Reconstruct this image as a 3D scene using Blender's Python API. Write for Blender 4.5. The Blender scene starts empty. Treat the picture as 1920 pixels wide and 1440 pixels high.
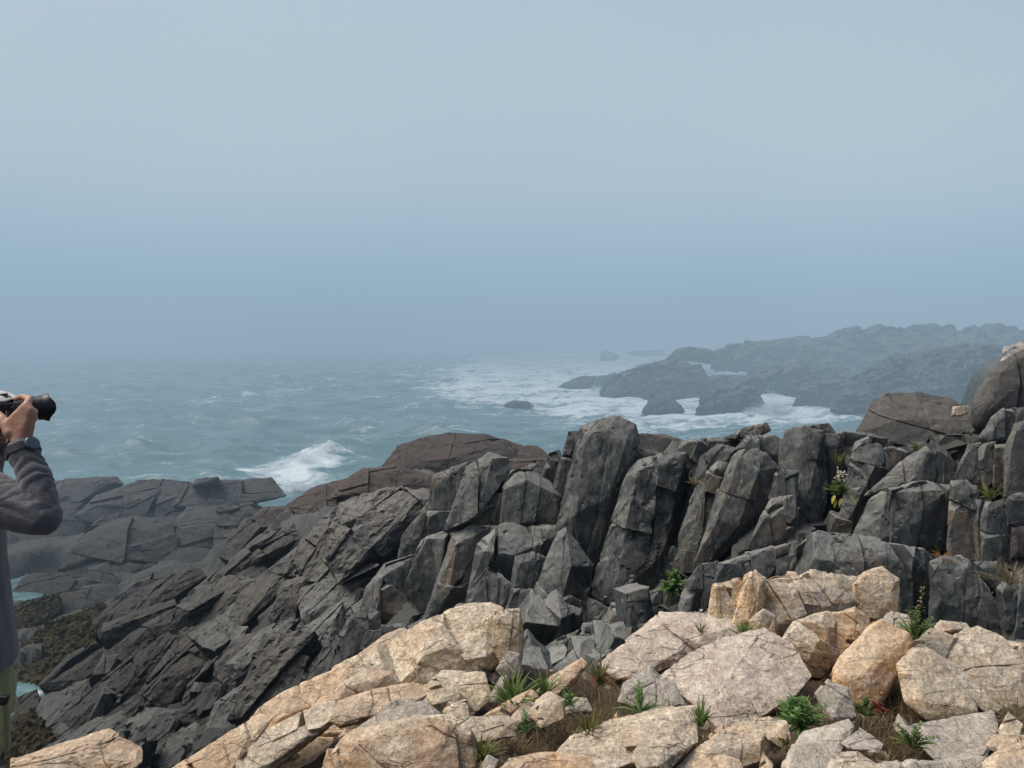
import bpy, bmesh, math, random
import numpy as np
from mathutils import Vector, Matrix

SC = bpy.context.scene
COL = SC.collection
PI = math.pi
rnd = random.Random(7)
QUALITY = 1.0            # >1 = coarser rock meshes

# ------------------------------------------------------------------ camera
F_PX, CX, CY, HORIZON = 1450.0, 960.0, 720.0, 600.0
CAM = np.array((0.0, 0.0, 9.0))
PITCH = math.atan((CY - HORIZON) / F_PX)
CP, SP = math.cos(PITCH), math.sin(PITCH)

def ray(px, py):
    a, b = (px - CX) / F_PX, -(py - CY) / F_PX
    return np.array((a, CP + b * SP, -SP + b * CP))

def at(px, py, Y):
    d = ray(px, py)
    return CAM + d * (Y / d[1])

def on_z(px, py, z=0.0):
    d = ray(px, py)
    return CAM + d * ((z - CAM[2]) / d[2])

def project(P):
    Q = P - CAM
    f = Q[:, 1] * CP - Q[:, 2] * SP
    u = Q[:, 1] * SP + Q[:, 2] * CP
    f = np.maximum(f, 1e-3)
    return CX + F_PX * Q[:, 0] / f, CY - F_PX * u / f

cam_d = bpy.data.cameras.new("camera_view")
cam_o = bpy.data.objects.new("camera_view", cam_d)
COL.objects.link(cam_o)
cam_o.location = CAM
cam_o.rotation_euler = (PI / 2 - PITCH, 0, 0)
cam_d.sensor_width = 36.0
cam_d.lens = 36.0 * F_PX / 1920.0
cam_d.clip_start, cam_d.clip_end = 0.05, 8000
SC.camera = cam_o

SC.view_settings.view_transform = 'Standard'
SC.view_settings.look = 'None'
SC.view_settings.exposure = 0
cy = SC.cycles
cy.max_bounces = 4; cy.diffuse_bounces = 2; cy.glossy_bounces = 2; cy.transmission_bounces = 2
cy.volume_bounces = 0; cy.transparent_max_bounces = 8
cy.use_denoising = True
cy.sample_clamp_indirect = 6
cy.use_adaptive_sampling = True; cy.adaptive_threshold = .02; cy.volume_max_steps = 64

# ------------------------------------------------------------------ tagging helpers
def tag(o, label=None, cat=None, group=None, kind=None):
    if label: o["label"] = label
    if cat: o["category"] = cat
    if group: o["group"] = group
    if kind: o["kind"] = kind
    return o

def mesh_obj(name, V, Fc, mat, parent=None, smooth=True):
    me = bpy.data.meshes.new(name)
    me.from_pydata([tuple(v) for v in V], [], [tuple(f) for f in Fc])
    me.validate()
    if smooth: me.polygons.foreach_set("use_smooth", [True] * len(me.polygons))
    o = bpy.data.objects.new(name, me)
    COL.objects.link(o)
    if mat: me.materials.append(mat)
    if parent: o.parent = parent
    return o

def empty(name, loc):
    o = bpy.data.objects.new(name, None)
    o.empty_display_size = 0.1
    o.location = loc
    COL.objects.link(o)
    return o

# ------------------------------------------------------------------ numpy noise
def hash3(ix, iy, iz, seed):
    h = (ix.astype(np.int64) * 374761393 + iy.astype(np.int64) * 668265263 + iz.astype(np.int64) * 2147483647 + seed * 974634777) & 0xFFFFFFFF
    h = ((h ^ (h >> 13)) * 1274126177) & 0xFFFFFFFF
    h = ((h ^ (h >> 16)) * 2246822519) & 0xFFFFFFFF
    return h ^ (h >> 13)

def hf(h, k):
    h = ((h ^ (k * 0x9E3779B1)) * 2654435761) & 0xFFFFFFFF
    h = h ^ (h >> 15)
    return ((h * 2246822519) & 0xFFFFFFFF) / 4294967296.0

def vnoise(P, seed=0):
    i = np.floor(P); f = P - i; u = f * f * f * (f * (f * 6 - 15) + 10); i = i.astype(np.int64)
    r = np.zeros(len(P))
    for dx in (0, 1):
        for dy in (0, 1):
            for dz in (0, 1):
                w = (u[:, 0] if dx else 1 - u[:, 0]) * (u[:, 1] if dy else 1 - u[:, 1]) * (u[:, 2] if dz else 1 - u[:, 2])
                r += w * hf(hash3(i[:, 0] + dx, i[:, 1] + dy, i[:, 2] + dz, seed), 1)
    return r * 2 - 1

def fbm(P, seed=0, octs=4, gain=0.5):
    r = np.zeros(len(P)); a = 1.0; s = 0
    for k in range(octs):
        r += a * vnoise(P * (2.03 ** k) + 17.3 * k, seed + k); s += a; a *= gain
    return r / s

def worley(P, seed=0, jit=0.9):
    """nearest cell: distance gap to the second one, a random height and a random tilt of each cell"""
    i = np.floor(P).astype(np.int64)
    n = len(P)
    f1 = np.full(n, 1e9); f2 = np.full(n, 1e9)
    hid = np.zeros(n, np.int64); cen = np.zeros((n, 3))
    for dx in (-1, 0, 1):
        for dy in (-1, 0, 1):
            for dz in (-1, 0, 1):
                jx, jy, jz = i[:, 0] + dx, i[:, 1] + dy, i[:, 2] + dz
                h = hash3(jx, jy, jz, seed)
                c = np.stack((jx + .5 + jit * (hf(h, 1) - .5), jy + .5 + jit * (hf(h, 2) - .5), jz + .5 + jit * (hf(h, 3) - .5)), 1)
                d = np.sum((P - c) ** 2, 1)
                near = d < f1
                f2 = np.where(near, f1, np.minimum(f2, d))
                f1 = np.where(near, d, f1)
                hid = np.where(near, h, hid)
                cen[near] = c[near]
    tilt = np.stack((hf(hid, 5), hf(hid, 6), hf(hid, 7)), 1) * 2 - 1
    return np.sqrt(f2) - np.sqrt(f1), hf(hid, 4) * 2 - 1, np.sum(tilt * (P - cen), 1), hid

def facet(co, no, hid, strength, tilt=.12, step=0.0, split=0.0):
    """press every cell of the surface onto its own plane, as broken rock is"""
    key = hid.astype(np.int64)
    if split:
        q = np.round(no * split).astype(np.int64) + 4
        key = key * 1000 + q[:, 0] * 100 + q[:, 1] * 10 + q[:, 2]
    uq, inv = np.unique(key, return_inverse=True)
    cnt = np.bincount(inv).astype(float)
    cen = np.stack([np.bincount(inv, co[:, k]) for k in range(3)], 1) / cnt[:, None]
    nm = np.stack([np.bincount(inv, no[:, k]) for k in range(3)], 1) / cnt[:, None]
    ln = np.linalg.norm(nm, axis=1); conf = np.clip((ln - .35) / .4, 0, 1)
    r = np.stack([hf(uq, k) for k in (11, 12, 13)], 1) * 2 - 1
    nm = nm / np.maximum(ln, 1e-6)[:, None] + r * tilt
    nm /= np.linalg.norm(nm, axis=1)[:, None]
    off = (hf(uq, 14) * 2 - 1) * step
    d = np.sum((co - cen[inv]) * nm[inv], 1) - off[inv]
    return co - nm[inv] * (d * strength * conf[inv])[:, None]

def rotmat(ax, ay, az):
    return np.array((Matrix.Rotation(az, 3, 'Z') @ Matrix.Rotation(ay, 3, 'Y') @ Matrix.Rotation(ax, 3, 'X')))

# ------------------------------------------------------------------ node helper
class NT:
    def __init__(s, mat):
        s.t = mat.node_tree; s.t.nodes.clear()
    def n(s, typ, **kw):
        nd = s.t.nodes.new(typ)
        for k, v in kw.items():
            if k == 'i':
                for kk, vv in v.items():
                    if isinstance(vv, bpy.types.NodeSocket): s.t.links.new(vv, nd.inputs[kk])
                    else: nd.inputs[kk].default_value = vv
            else: setattr(nd, k, v)
        return nd
    def math(s, op, a, b=None, c=None, clamp=False):
        nd = s.t.nodes.new('ShaderNodeMath'); nd.operation = op; nd.use_clamp = clamp
        for k, v in enumerate((a, b, c)):
            if v is None: continue
            if isinstance(v, bpy.types.NodeSocket): s.t.links.new(v, nd.inputs[k])
            else: nd.inputs[k].default_value = v
        return nd.outputs[0]
    def step(s, v, a, b, lo=0.0, hi=1.0):
        nd = s.t.nodes.new('ShaderNodeMapRange'); nd.interpolation_type = 'SMOOTHSTEP'
        s.t.links.new(v, nd.inputs[0])
        for k, x in enumerate((a, b, lo, hi)): nd.inputs[k + 1].default_value = x
        return nd.outputs[0]
    def mix(s, f, a, b, mode='MIX'):
        nd = s.t.nodes.new('ShaderNodeMix'); nd.data_type = 'RGBA'; nd.blend_type = mode; nd.clamp_factor = True
        for k, v in ((0, f), (6, a), (7, b)):
            if isinstance(v, bpy.types.NodeSocket): s.t.links.new(v, nd.inputs[k])
            else: nd.inputs[k].default_value = v if k == 0 else (*v, 1.0) if len(v) == 3 else v
        return nd.outputs[2]
    def link(s, a, b): s.t.links.new(a, b)
    def noise(s, vec, scale, detail=4, rough=.55, dist=0.0):
        return s.n('ShaderNodeTexNoise', i={'Vector': vec, 'Scale': scale, 'Detail': detail, 'Roughness': rough, 'Distortion': dist}).outputs[0]

def new_mat(name):
    m = bpy.data.materials.new(name); m.use_nodes = True
    return m, NT(m)

def simple_mat(name, col, rough=.6, var=.15, scale=30, bump=.0, spec=.4, metal=0.0):
    m, t = new_mat(name)
    tc = t.n('ShaderNodeTexCoord').outputs['Object']
    nz = t.noise(tc, scale, 5)
    c = t.mix(nz, tuple(x * (1 - var) for x in col), tuple(min(1, x * (1 + var)) for x in col))
    b = t.n('ShaderNodeBsdfPrincipled', i={'Base Color': c, 'Roughness': rough, 'Specular IOR Level': spec, 'Metallic': metal})
    if bump:
        bp = t.n('ShaderNodeBump', i={'Height': nz, 'Strength': bump, 'Distance': .01})
        t.link(bp.outputs[0], b.inputs['Normal'])
    o = t.n('ShaderNodeOutputMaterial'); t.link(b.outputs[0], o.inputs[0])
    return m

# ------------------------------------------------------------------ world, sun, fog
W = bpy.data.worlds.new("World"); SC.world = W; W.use_nodes = True
t = NT(W)
SUN_EL, SUN_AZ = math.radians(54), math.radians(-82)        # azimuth from +Y towards +X
sky = t.n('ShaderNodeTexSky', sky_type='NISHITA', sun_disc=False, sun_elevation=SUN_EL, sun_rotation=SUN_AZ,
          air_density=1.0, dust_density=6.0, ozone_density=1.0, altitude=0)
bg = t.n('ShaderNodeBackground', i={'Color': sky.outputs[0], 'Strength': 0.15})
wo = t.n('ShaderNodeOutputWorld'); t.link(bg.outputs[0], wo.inputs[0])

sd = bpy.data.lights.new("sun", 'SUN'); sd.energy = 3.1; sd.angle = math.radians(48); sd.color = (1.0, .95, .88)
so = bpy.data.objects.new("sun", sd); COL.objects.link(so)
dirv = Vector((math.sin(SUN_AZ) * math.cos(SUN_EL), math.cos(SUN_AZ) * math.cos(SUN_EL), math.sin(SUN_EL)))
so.rotation_euler = dirv.to_track_quat('Z', 'Y').to_euler()

FOG_COL, FOG_MID, FOG_TOP = (0.284, 0.385, 0.472), (0.33, 0.495, 0.63), (0.55, 0.63, 0.69)
def make_fog():
    m, t = new_mat("sea_fog")
    pos = t.n('ShaderNodeNewGeometry').outputs['Position']
    sx = t.n('ShaderNodeSeparateXYZ', i={0: pos})
    y, z, x = sx.outputs[1], sx.outputs[2], sx.outputs[0]
    yy = t.math('SUBTRACT', y, t.math('MULTIPLY', x, 0.18))
    near = t.math('ADD', t.step(yy, 9.0, 36.0, 0.05, 1.1), t.step(yy, 110.0, 240.0, 0.0, 3.0))
    up = t.step(z, 20.0, 118.0, 1.0, 0.0)
    d = t.math('MULTIPLY', t.math('MULTIPLY', near, up), 1 / 96.0)
    pn = t.noise(pos, .011, 3, .6)
    d = t.math('MULTIPLY', d, t.step(pn, .3, .7, .7, 1.3))
    fc = t.mix(t.step(z, 26.0, 68.0), t.mix(t.step(z, -12.0, 46.0), FOG_COL, FOG_MID), FOG_TOP)
    fc = t.mix(1.0, fc, t.mix(t.step(t.noise(pos, .006, 3, .6), .3, .7), (.93, .945, .96), (1.07, 1.055, 1.04)), 'MULTIPLY')
    ab = t.n('ShaderNodeVolumeAbsorption', i={'Color': (0, 0, 0, 1), 'Density': d})
    em = t.n('ShaderNodeEmission', i={'Color': fc, 'Strength': d})  # the fog glows in place of daylight scattered inside it
    ad = t.n('ShaderNodeAddShader', i={0: ab.outputs[0], 1: em.outputs[0]})
    o = t.n('ShaderNodeOutputMaterial'); t.link(ad.outputs[0], o.inputs['Volume'])
    try: m.cycles.volume_step_rate = 5.0
    except Exception: pass
    x0, x1, y0, y1, z0, z1 = -900, 900, -60, 1400, -12, 120
    V = [(a, b, c) for a in (x0, x1) for b in (y0, y1) for c in (z0, z1)]
    Fc = [(0, 1, 3, 2), (4, 6, 7, 5), (0, 4, 5, 1), (2, 3, 7, 6), (0, 2, 6, 4), (1, 5, 7, 3)]
    o = mesh_obj("sky_fog", V, Fc, m, smooth=False)
    tag(o, kind='structure')
    return o
def fast_mesh(me, V, Fc, smooth=True):
    V = np.asarray(V, np.float32); Fc = np.asarray(Fc, np.int32); k = Fc.shape[1]
    me.vertices.add(len(V)); me.vertices.foreach_set("co", V.ravel())
    me.loops.add(Fc.size); me.loops.foreach_set("vertex_index", Fc.ravel())
    me.polygons.add(len(Fc)); me.polygons.foreach_set("loop_start", np.arange(0, Fc.size, k, dtype=np.int32))
    me.polygons.foreach_set("use_smooth", np.full(len(Fc), smooth))
    me.update(calc_edges=True)
# ------------------------------------------------------------------ rock materials
def rock_mat(name, cols, crack, top=None, warm=None, scale=1.0, axis=(0, .2, 0), stretch=(1, 1, 1), speck=None, bump=.6, crack_w=.018, crack_s=1.4, rough=.85, streak=.35, patch=None, wet=None, warm_at=.52, isl=.16, big_r=(.36, .62)):
    m, t = new_mat(name)
    geo = t.n('ShaderNodeNewGeometry')
    pos, nor = geo.outputs['Position'], geo.outputs['Normal']
    info = t.n('ShaderNodeObjectInfo').outputs['Random']
    off = t.n('ShaderNodeVectorMath', operation='SCALE', i={0: (31.7, 17.3, 23.9), 'Scale': info}).outputs[0]
    p0 = t.n('ShaderNodeVectorMath', operation='ADD', i={0: pos, 1: off}).outputs[0]
    p = t.n('ShaderNodeMapping', i={0: p0, 'Rotation': axis, 'Scale': tuple(scale * s for s in stretch)}).outputs[0]
    big = t.noise(p, .9, 5, .65, .4)
    mid = t.noise(p, 3.7, 6, .68, .3)
    fine = t.noise(p0, 26 * scale, 6, .7)
    grain = t.step(t.noise(p0, 120 * scale, 3, .6), .25, .75)
    fine = t.step(fine, .27, .73)
    rough_n = t.step(t.noise(p0, 9 * scale, 6, .75), .28, .72)
    c = t.mix(t.step(big, *big_r), cols[0], cols[1])
    c = t.mix(t.step(mid, .42, .72), c, cols[2])
    if warm:
        wn = t.noise(p0, 1.25 * scale, 5, .65, .6)
        c = t.mix(t.math('MULTIPLY', t.step(wn, warm_at, warm_at + .18), warm[3]), c, warm[:3])
    if patch:
        pn = t.noise(p0, 1.7 * scale, 7, .7, .2)
        c = t.mix(t.math('MULTIPLY', t.step(pn, .54, .60), patch[3]), c, patch[:3])
    # tone of each broken block
    ri = geo.outputs['Random Per Island']
    c = t.mix(1.0, c, t.mix(ri, (1 - isl * 1.1, 1 - isl, 1 - isl * .9), (1 + isl * 1.25, 1 + isl * 1.1, 1 + isl * .8)), 'MULTIPLY')
    # per object tone
    c = t.mix(1.0, c, t.mix(info, (.80, .80, .82), (1.16, 1.14, 1.10)), 'MULTIPLY')
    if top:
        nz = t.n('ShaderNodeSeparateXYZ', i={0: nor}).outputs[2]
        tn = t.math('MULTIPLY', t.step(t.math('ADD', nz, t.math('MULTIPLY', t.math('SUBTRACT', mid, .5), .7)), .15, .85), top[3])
        c = t.mix(tn, c, top[:3])  # upward faces paler: lichen tone plus top light painted into the colour
    if wet:
        wz = t.n('ShaderNodeSeparateXYZ', i={0: pos}).outputs[2]
        wz = t.math('ADD', wz, t.math('MULTIPLY', t.math('SUBTRACT', big, .5), 2.2))
        c = t.mix(1.0, c, t.mix(t.step(wz, wet[0], wet[1]), (wet[2],) * 3, (1.0, 1.0, 1.0)), 'MULTIPLY')
    # mottling
    c = t.mix(streak, c, t.mix(fine, (.50, .49, .48), (1.48, 1.48, 1.48)), 'MULTIPLY')
    c = t.mix(.30, c, t.mix(grain, (.45, .45, .45), (1.55, 1.55, 1.55)), 'MULTIPLY')
    c = t.mix(streak, c, t.mix(rough_n, (.60, .59, .58), (1.35, 1.36, 1.38)), 'MULTIPLY')
    if speck:
        sp = t.n('ShaderNodeTexVoronoi', i={'Vector': p0, 'Scale': 38.0 * scale}).outputs['Distance']
        c = t.mix(t.math('MULTIPLY', t.step(t.math('ADD', sp, t.math('MULTIPLY', mid, .9)), .62, .42), speck[3]), c, speck[:3])
    # fracture lines
    dist = t.n('ShaderNodeTexNoise', i={'Vector': p, 'Scale': 2.3, 'Detail': 4.0}).outputs[1]
    pw = t.n('ShaderNodeVectorMath', operation='MULTIPLY_ADD', i={0: dist, 1: (.34, .34, .34), 2: p}).outputs[0]
    v1 = t.n('ShaderNodeTexVoronoi', feature='DISTANCE_TO_EDGE', i={'Vector': pw, 'Scale': crack_s}).outputs[0]
    v2 = t.n('ShaderNodeTexVoronoi', feature='DISTANCE_TO_EDGE', i={'Vector': pw, 'Scale': crack_s * 3.7}).outputs[0]
    gate = t.step(t.noise(p0, 1.9 * scale, 4), .46, .60)
    k1 = t.math('MULTIPLY', t.step(v1, 0.0, crack_w, .62, 0.0), t.step(t.noise(p0, 1.1 * scale, 3), .46, .62))
    k2 = t.math('MULTIPLY', t.step(v2, 0.0, crack_w * 1.7, .75, 0.0), gate)
    k = t.math('MAXIMUM', k1, k2)
    cav_shade = t.n('ShaderNodeAttribute', attribute_name="cav_shade").outputs['Fac']
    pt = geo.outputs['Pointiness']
    k = t.math('MAXIMUM', k, t.math('MULTIPLY', cav_shade, .85))  # painted shade in the ground's crevices joins the crack mask
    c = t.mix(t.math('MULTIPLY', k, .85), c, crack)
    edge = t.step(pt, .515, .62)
    c = t.mix(t.math('MULTIPLY', edge, .5), c, t.mix(1.0, c, (1.9, 1.85, 1.8), 'MULTIPLY'))  # convex edges brightened in colour as a painted highlight
    concave = t.step(pt, .475, .36)
    c = t.mix(t.math('MULTIPLY', concave, .7), c, crack)  # concave spots blended towards the crack colour
    h = t.math('ADD', t.math('MULTIPLY', mid, .16), t.math('MULTIPLY', fine, .20))
    h = t.math('ADD', h, t.math('MULTIPLY', grain, .06))
    h = t.math('ADD', h, t.math('MULTIPLY', rough_n, .55))
    h = t.math('SUBTRACT', h, t.math('MULTIPLY', k, .5))
    bp = t.n('ShaderNodeBump', i={'Height': h, 'Strength': bump, 'Distance': .034 / scale})
    b = t.n('ShaderNodeBsdfPrincipled', i={'Base Color': c, 'Roughness': rough, 'Specular IOR Level': .3, 'Normal': bp.outputs[0]})
    o = t.n('ShaderNodeOutputMaterial'); t.link(b.outputs[0], o.inputs[0])
    return m

M = {}
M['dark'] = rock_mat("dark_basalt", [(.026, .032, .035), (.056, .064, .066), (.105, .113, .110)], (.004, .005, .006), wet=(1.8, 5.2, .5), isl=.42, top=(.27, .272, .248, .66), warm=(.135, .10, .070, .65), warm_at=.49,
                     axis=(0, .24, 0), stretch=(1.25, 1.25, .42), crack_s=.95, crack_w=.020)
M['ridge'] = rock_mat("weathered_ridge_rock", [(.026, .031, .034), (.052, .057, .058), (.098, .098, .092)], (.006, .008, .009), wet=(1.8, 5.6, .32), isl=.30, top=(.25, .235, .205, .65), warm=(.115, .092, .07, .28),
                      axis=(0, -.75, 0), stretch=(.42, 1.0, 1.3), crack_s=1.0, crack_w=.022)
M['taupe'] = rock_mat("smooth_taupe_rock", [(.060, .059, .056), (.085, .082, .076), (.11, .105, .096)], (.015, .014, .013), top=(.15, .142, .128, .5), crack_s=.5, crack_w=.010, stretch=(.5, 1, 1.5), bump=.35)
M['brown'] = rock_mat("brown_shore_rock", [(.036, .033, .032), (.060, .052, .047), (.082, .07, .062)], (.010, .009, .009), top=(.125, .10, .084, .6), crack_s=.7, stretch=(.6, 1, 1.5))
M['far'] = rock_mat("wet_far_rock", [(.016, .017, .018), (.032, .031, .030), (.05, .047, .044)], (.006, .006, .006), top=(.17, .155, .135, .7), warm=(.075, .055, .044, .4), wet=(0.0, 2.5, .5), scale=.35, crack_s=1.0, crack_w=.03, stretch=(.6, 1, 1.4))  # pale top colour paints top-lit contrast onto these rocks
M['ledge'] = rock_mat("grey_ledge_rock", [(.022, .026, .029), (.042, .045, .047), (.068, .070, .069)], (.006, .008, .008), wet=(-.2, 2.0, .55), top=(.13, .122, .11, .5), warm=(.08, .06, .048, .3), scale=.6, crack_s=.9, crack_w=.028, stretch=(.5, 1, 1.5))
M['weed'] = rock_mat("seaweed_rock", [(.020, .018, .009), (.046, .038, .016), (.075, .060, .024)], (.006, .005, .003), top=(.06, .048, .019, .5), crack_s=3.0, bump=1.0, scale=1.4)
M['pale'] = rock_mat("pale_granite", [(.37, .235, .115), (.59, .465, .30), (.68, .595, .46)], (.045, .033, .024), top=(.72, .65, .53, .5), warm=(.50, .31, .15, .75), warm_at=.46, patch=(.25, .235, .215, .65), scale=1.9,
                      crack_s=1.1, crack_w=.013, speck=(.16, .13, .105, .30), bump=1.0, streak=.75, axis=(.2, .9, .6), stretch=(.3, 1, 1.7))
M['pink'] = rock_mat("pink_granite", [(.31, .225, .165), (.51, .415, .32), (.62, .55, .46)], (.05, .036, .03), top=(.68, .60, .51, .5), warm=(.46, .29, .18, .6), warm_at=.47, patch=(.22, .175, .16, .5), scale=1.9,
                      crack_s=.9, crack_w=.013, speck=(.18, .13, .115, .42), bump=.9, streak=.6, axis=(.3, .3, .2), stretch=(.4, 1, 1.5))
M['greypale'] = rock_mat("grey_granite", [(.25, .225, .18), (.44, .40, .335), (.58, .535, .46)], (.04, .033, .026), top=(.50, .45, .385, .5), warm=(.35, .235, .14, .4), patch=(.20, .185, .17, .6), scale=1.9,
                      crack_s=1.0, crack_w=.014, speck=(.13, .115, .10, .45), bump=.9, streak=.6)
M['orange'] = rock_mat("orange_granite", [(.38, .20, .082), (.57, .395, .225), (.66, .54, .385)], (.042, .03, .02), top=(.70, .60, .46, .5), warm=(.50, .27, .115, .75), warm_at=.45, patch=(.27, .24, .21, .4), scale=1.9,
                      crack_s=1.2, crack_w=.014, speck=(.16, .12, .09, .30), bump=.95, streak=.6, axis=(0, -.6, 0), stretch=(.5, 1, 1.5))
# ------------------------------------------------------------------ rocks: traced outlines stood at their real distance
CROP = {'A': (640, 760, .5043), 'B': (1280, 620, .5043), 'C': (1280, 960, .5043), 'D': (640, 960, .5043), 'E': (0, 840, .6305), 'F': (800, 560, .8819), 'P': (0, 0, 1.0)}
STYLE = {  # lean (metres back per metre up), thick (of size), bulge, material, cell axes (rotation, size ratios), amplitude
    'dark': dict(rough=.28, vox=.0040, lean=.32, thick=.75, bulge=.085, grow=1.10, bev=.006, mat='dark', rot=(0.1, .24, .3), cell=(.42, .55, .95), amp=.035, cap=9),
    'ridge': dict(rough=.7, vox=.0040, lean=.75, thick=.85, bulge=.15, mat='ridge', rot=(.2, -.58, .77), cell=(.8, .38, .32), amp=.04, cap=12, grow=1.06),
    'ledge': dict(grow=1.12, rough=.4, lean=.9, thick=.6, bulge=.12, mat='ledge', rot=(0, -.1, .2), cell=(.6, .5, .26), amp=.035, cap=11),
    'far': dict(rough=.5, lean=.8, thick=.6, bulge=.14, mat='far', rot=(0, -.1, .2), cell=(.32, .28, .2), amp=.085, cap=24),
    'pale': dict(grow=1.11, rough=.75, bev=.026, sharp=38, vox=.0036, lean=.85, thick=.55, bulge=.13, mat='pale', rot=(.3, .5, .4), cell=(.68, .55, .42), amp=.022, cap=6),
}
ROCKS = []           # (object, spec) waiting for the remesh
CTRL = []            # terrain control points

def R(name, label, style, crop, Y0, pts, ridge=None, group=None, **kw):
    st = dict(STYLE[style]); st.update(kw)
    ox, oy, sc = CROP[crop]
    pts = [(ox + q[0] * sc, oy + q[1] * sc, (q[2] if len(q) > 2 else 0.0)) for q in pts]
    rs = np.random.RandomState(len(ROCKS) * 7 + 3)
    yb = max(q[1] for q in pts); yt = min(q[1] for q in pts)
    if Y0 is None: Y0 = CAM[2] * F_PX / max(20, yb - HORIZON - 4)
    gx = sum(q[0] for q in pts) / len(pts); gy = sum(q[1] for q in pts) / len(pts); gr = st.get('grow', 1.05)
    pts = [(gx + (q[0] - gx) * gr, gy + (q[1] - gy) * gr, q[2]) for q in pts]
    cx = sum(q[0] for q in pts) / len(pts); cyy = sum(q[1] for q in pts) / len(pts)
    area = abs(sum(pts[k - 1][0] * pts[k][1] - pts[k][0] * pts[k - 1][1] for k in range(len(pts)))) / 2
    size = math.sqrt(area) * Y0 / F_PX
    def depth(py, dd): return Y0 + st['lean'] * (yb - py) * Y0 / F_PX + dd * size
    front = [at(x, y, depth(y, d)) for x, y, d in pts]
    if ridge is None:
        ridge_pts = []
        for k in range(5):
            a = rs.rand() * 6.28; rr = .45 + .4 * rs.rand()
            k2 = int(rs.rand() * len(pts)); qx, qy = pts[k2][0], pts[k2][1]
            x, y = cx + (qx - cx) * rr, cyy + (qy - cyy) * rr
            ridge_pts.append((x, y, -st['bulge'] * (.55 + .8 * rs.rand())))
    else:
        ridge_pts = [(ox + q[0] * sc, oy + q[1] * sc, (q[2] * (.8 if style == 'dark' else 1) if len(q) > 2 else -st['bulge'] * 1.2)) for q in ridge]
    front += [at(x, y, depth(y, d)) for x, y, d in ridge_pts]
    back = []
    for x, y, d in pts:
        k = .74 + .22 * rs.rand()
        xx, yy = cx + (x - cx) * k, cyy + (y - cyy) * k + (yb - yt) * .10
        p = at(xx, yy, depth(yy, d) + st['thick'] * size * (.7 + .5 * rs.rand()))
        back.append(p)
    base = np.mean(np.array(front), 0)
    sp = dict(st); sp.update(size=size, Y0=Y0, seed=len(ROCKS) * 13 + 1, front=np.array(front), back=np.array(back), label=label, group=group, name=name, kw=kw)
    add = [np.array(front + back)] + [np.array(h) for h in kw.get('extra', [])]
    sp['hulls'] = add
    ROCKS.append(sp)
    zc = base[2] - (.16 if style == 'pale' else 0); hgt = (yb - yt) * Y0 / F_PX
    dk = style == 'dark'
    CTRL.append((base[0], base[1] + (.45 if dk else .22) * size, zc - st.get('sink', .32 if dk else .12) * hgt - .05 * size))
    if style in ('dark',):
        bk = np.mean(np.array(back), 0)
        CTRL.append((bk[0], bk[1] + 1.6, bk[2] - .8 - .2 * hgt))
    return sp

def hull_bm(pts):
    bm = bmesh.new()
    for p in pts: bm.verts.new(p)
    r = bmesh.ops.convex_hull(bm, input=bm.verts)
    junk = [g for g in r['geom_interior'] if isinstance(g, bmesh.types.BMVert)] + [g for g in r['geom_unused'] if isinstance(g, bmesh.types.BMVert)]
    bmesh.ops.delete(bm, geom=list(set(junk)), context='VERTS')
    loose = [v for v in bm.verts if not v.link_faces]
    if loose: bmesh.ops.delete(bm, geom=loose, context='VERTS')
    return bm

def clip(pts, co, no):
    """both halves (as point sets) of a convex body cut by a plane"""
    out = []
    for sgn in (1, -1):
        bm = hull_bm(pts)
        bmesh.ops.bisect_plane(bm, geom=bm.verts[:] + bm.edges[:] + bm.faces[:], dist=1e-5, plane_co=co, plane_no=[c * sgn for c in no], clear_outer=True)
        q = np.array([v.co[:] for v in bm.verts]); bm.free()
        out.append(q if len(q) >= 4 else None)
    return out

def unit(v): return v / max(1e-9, np.linalg.norm(v))

def chop(pts, axes, ext, cap, rs):
    pieces = [pts]; done = []
    while pieces and len(pieces) + len(done) < cap:
        w = [max(np.ptp(q @ axes[k]) / ext[k] for k in range(3)) for q in pieces]
        i = int(np.argmax(w)); q = pieces.pop(i)
        if w[i] < 1.15: done.append(q); break
        k = int(np.argmax([np.ptp(q @ axes[j]) / ext[j] for j in range(3)]))
        n = unit(axes[k] + rs.normal(size=3) * .13)
        pr = q @ n; lo, hi = pr.min(), pr.max()
        c = lo + (hi - lo) * (.5 + .17 * rs.normal())
        c = min(max(c, lo + .15 * (hi - lo)), hi - .15 * (hi - lo))
        a, b = clip(q, n * c, n)
        for h in (a, b):
            if h is not None and min(np.ptp(h, axis=0)) > 1e-3: pieces.append(h)
    return pieces + done

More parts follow.
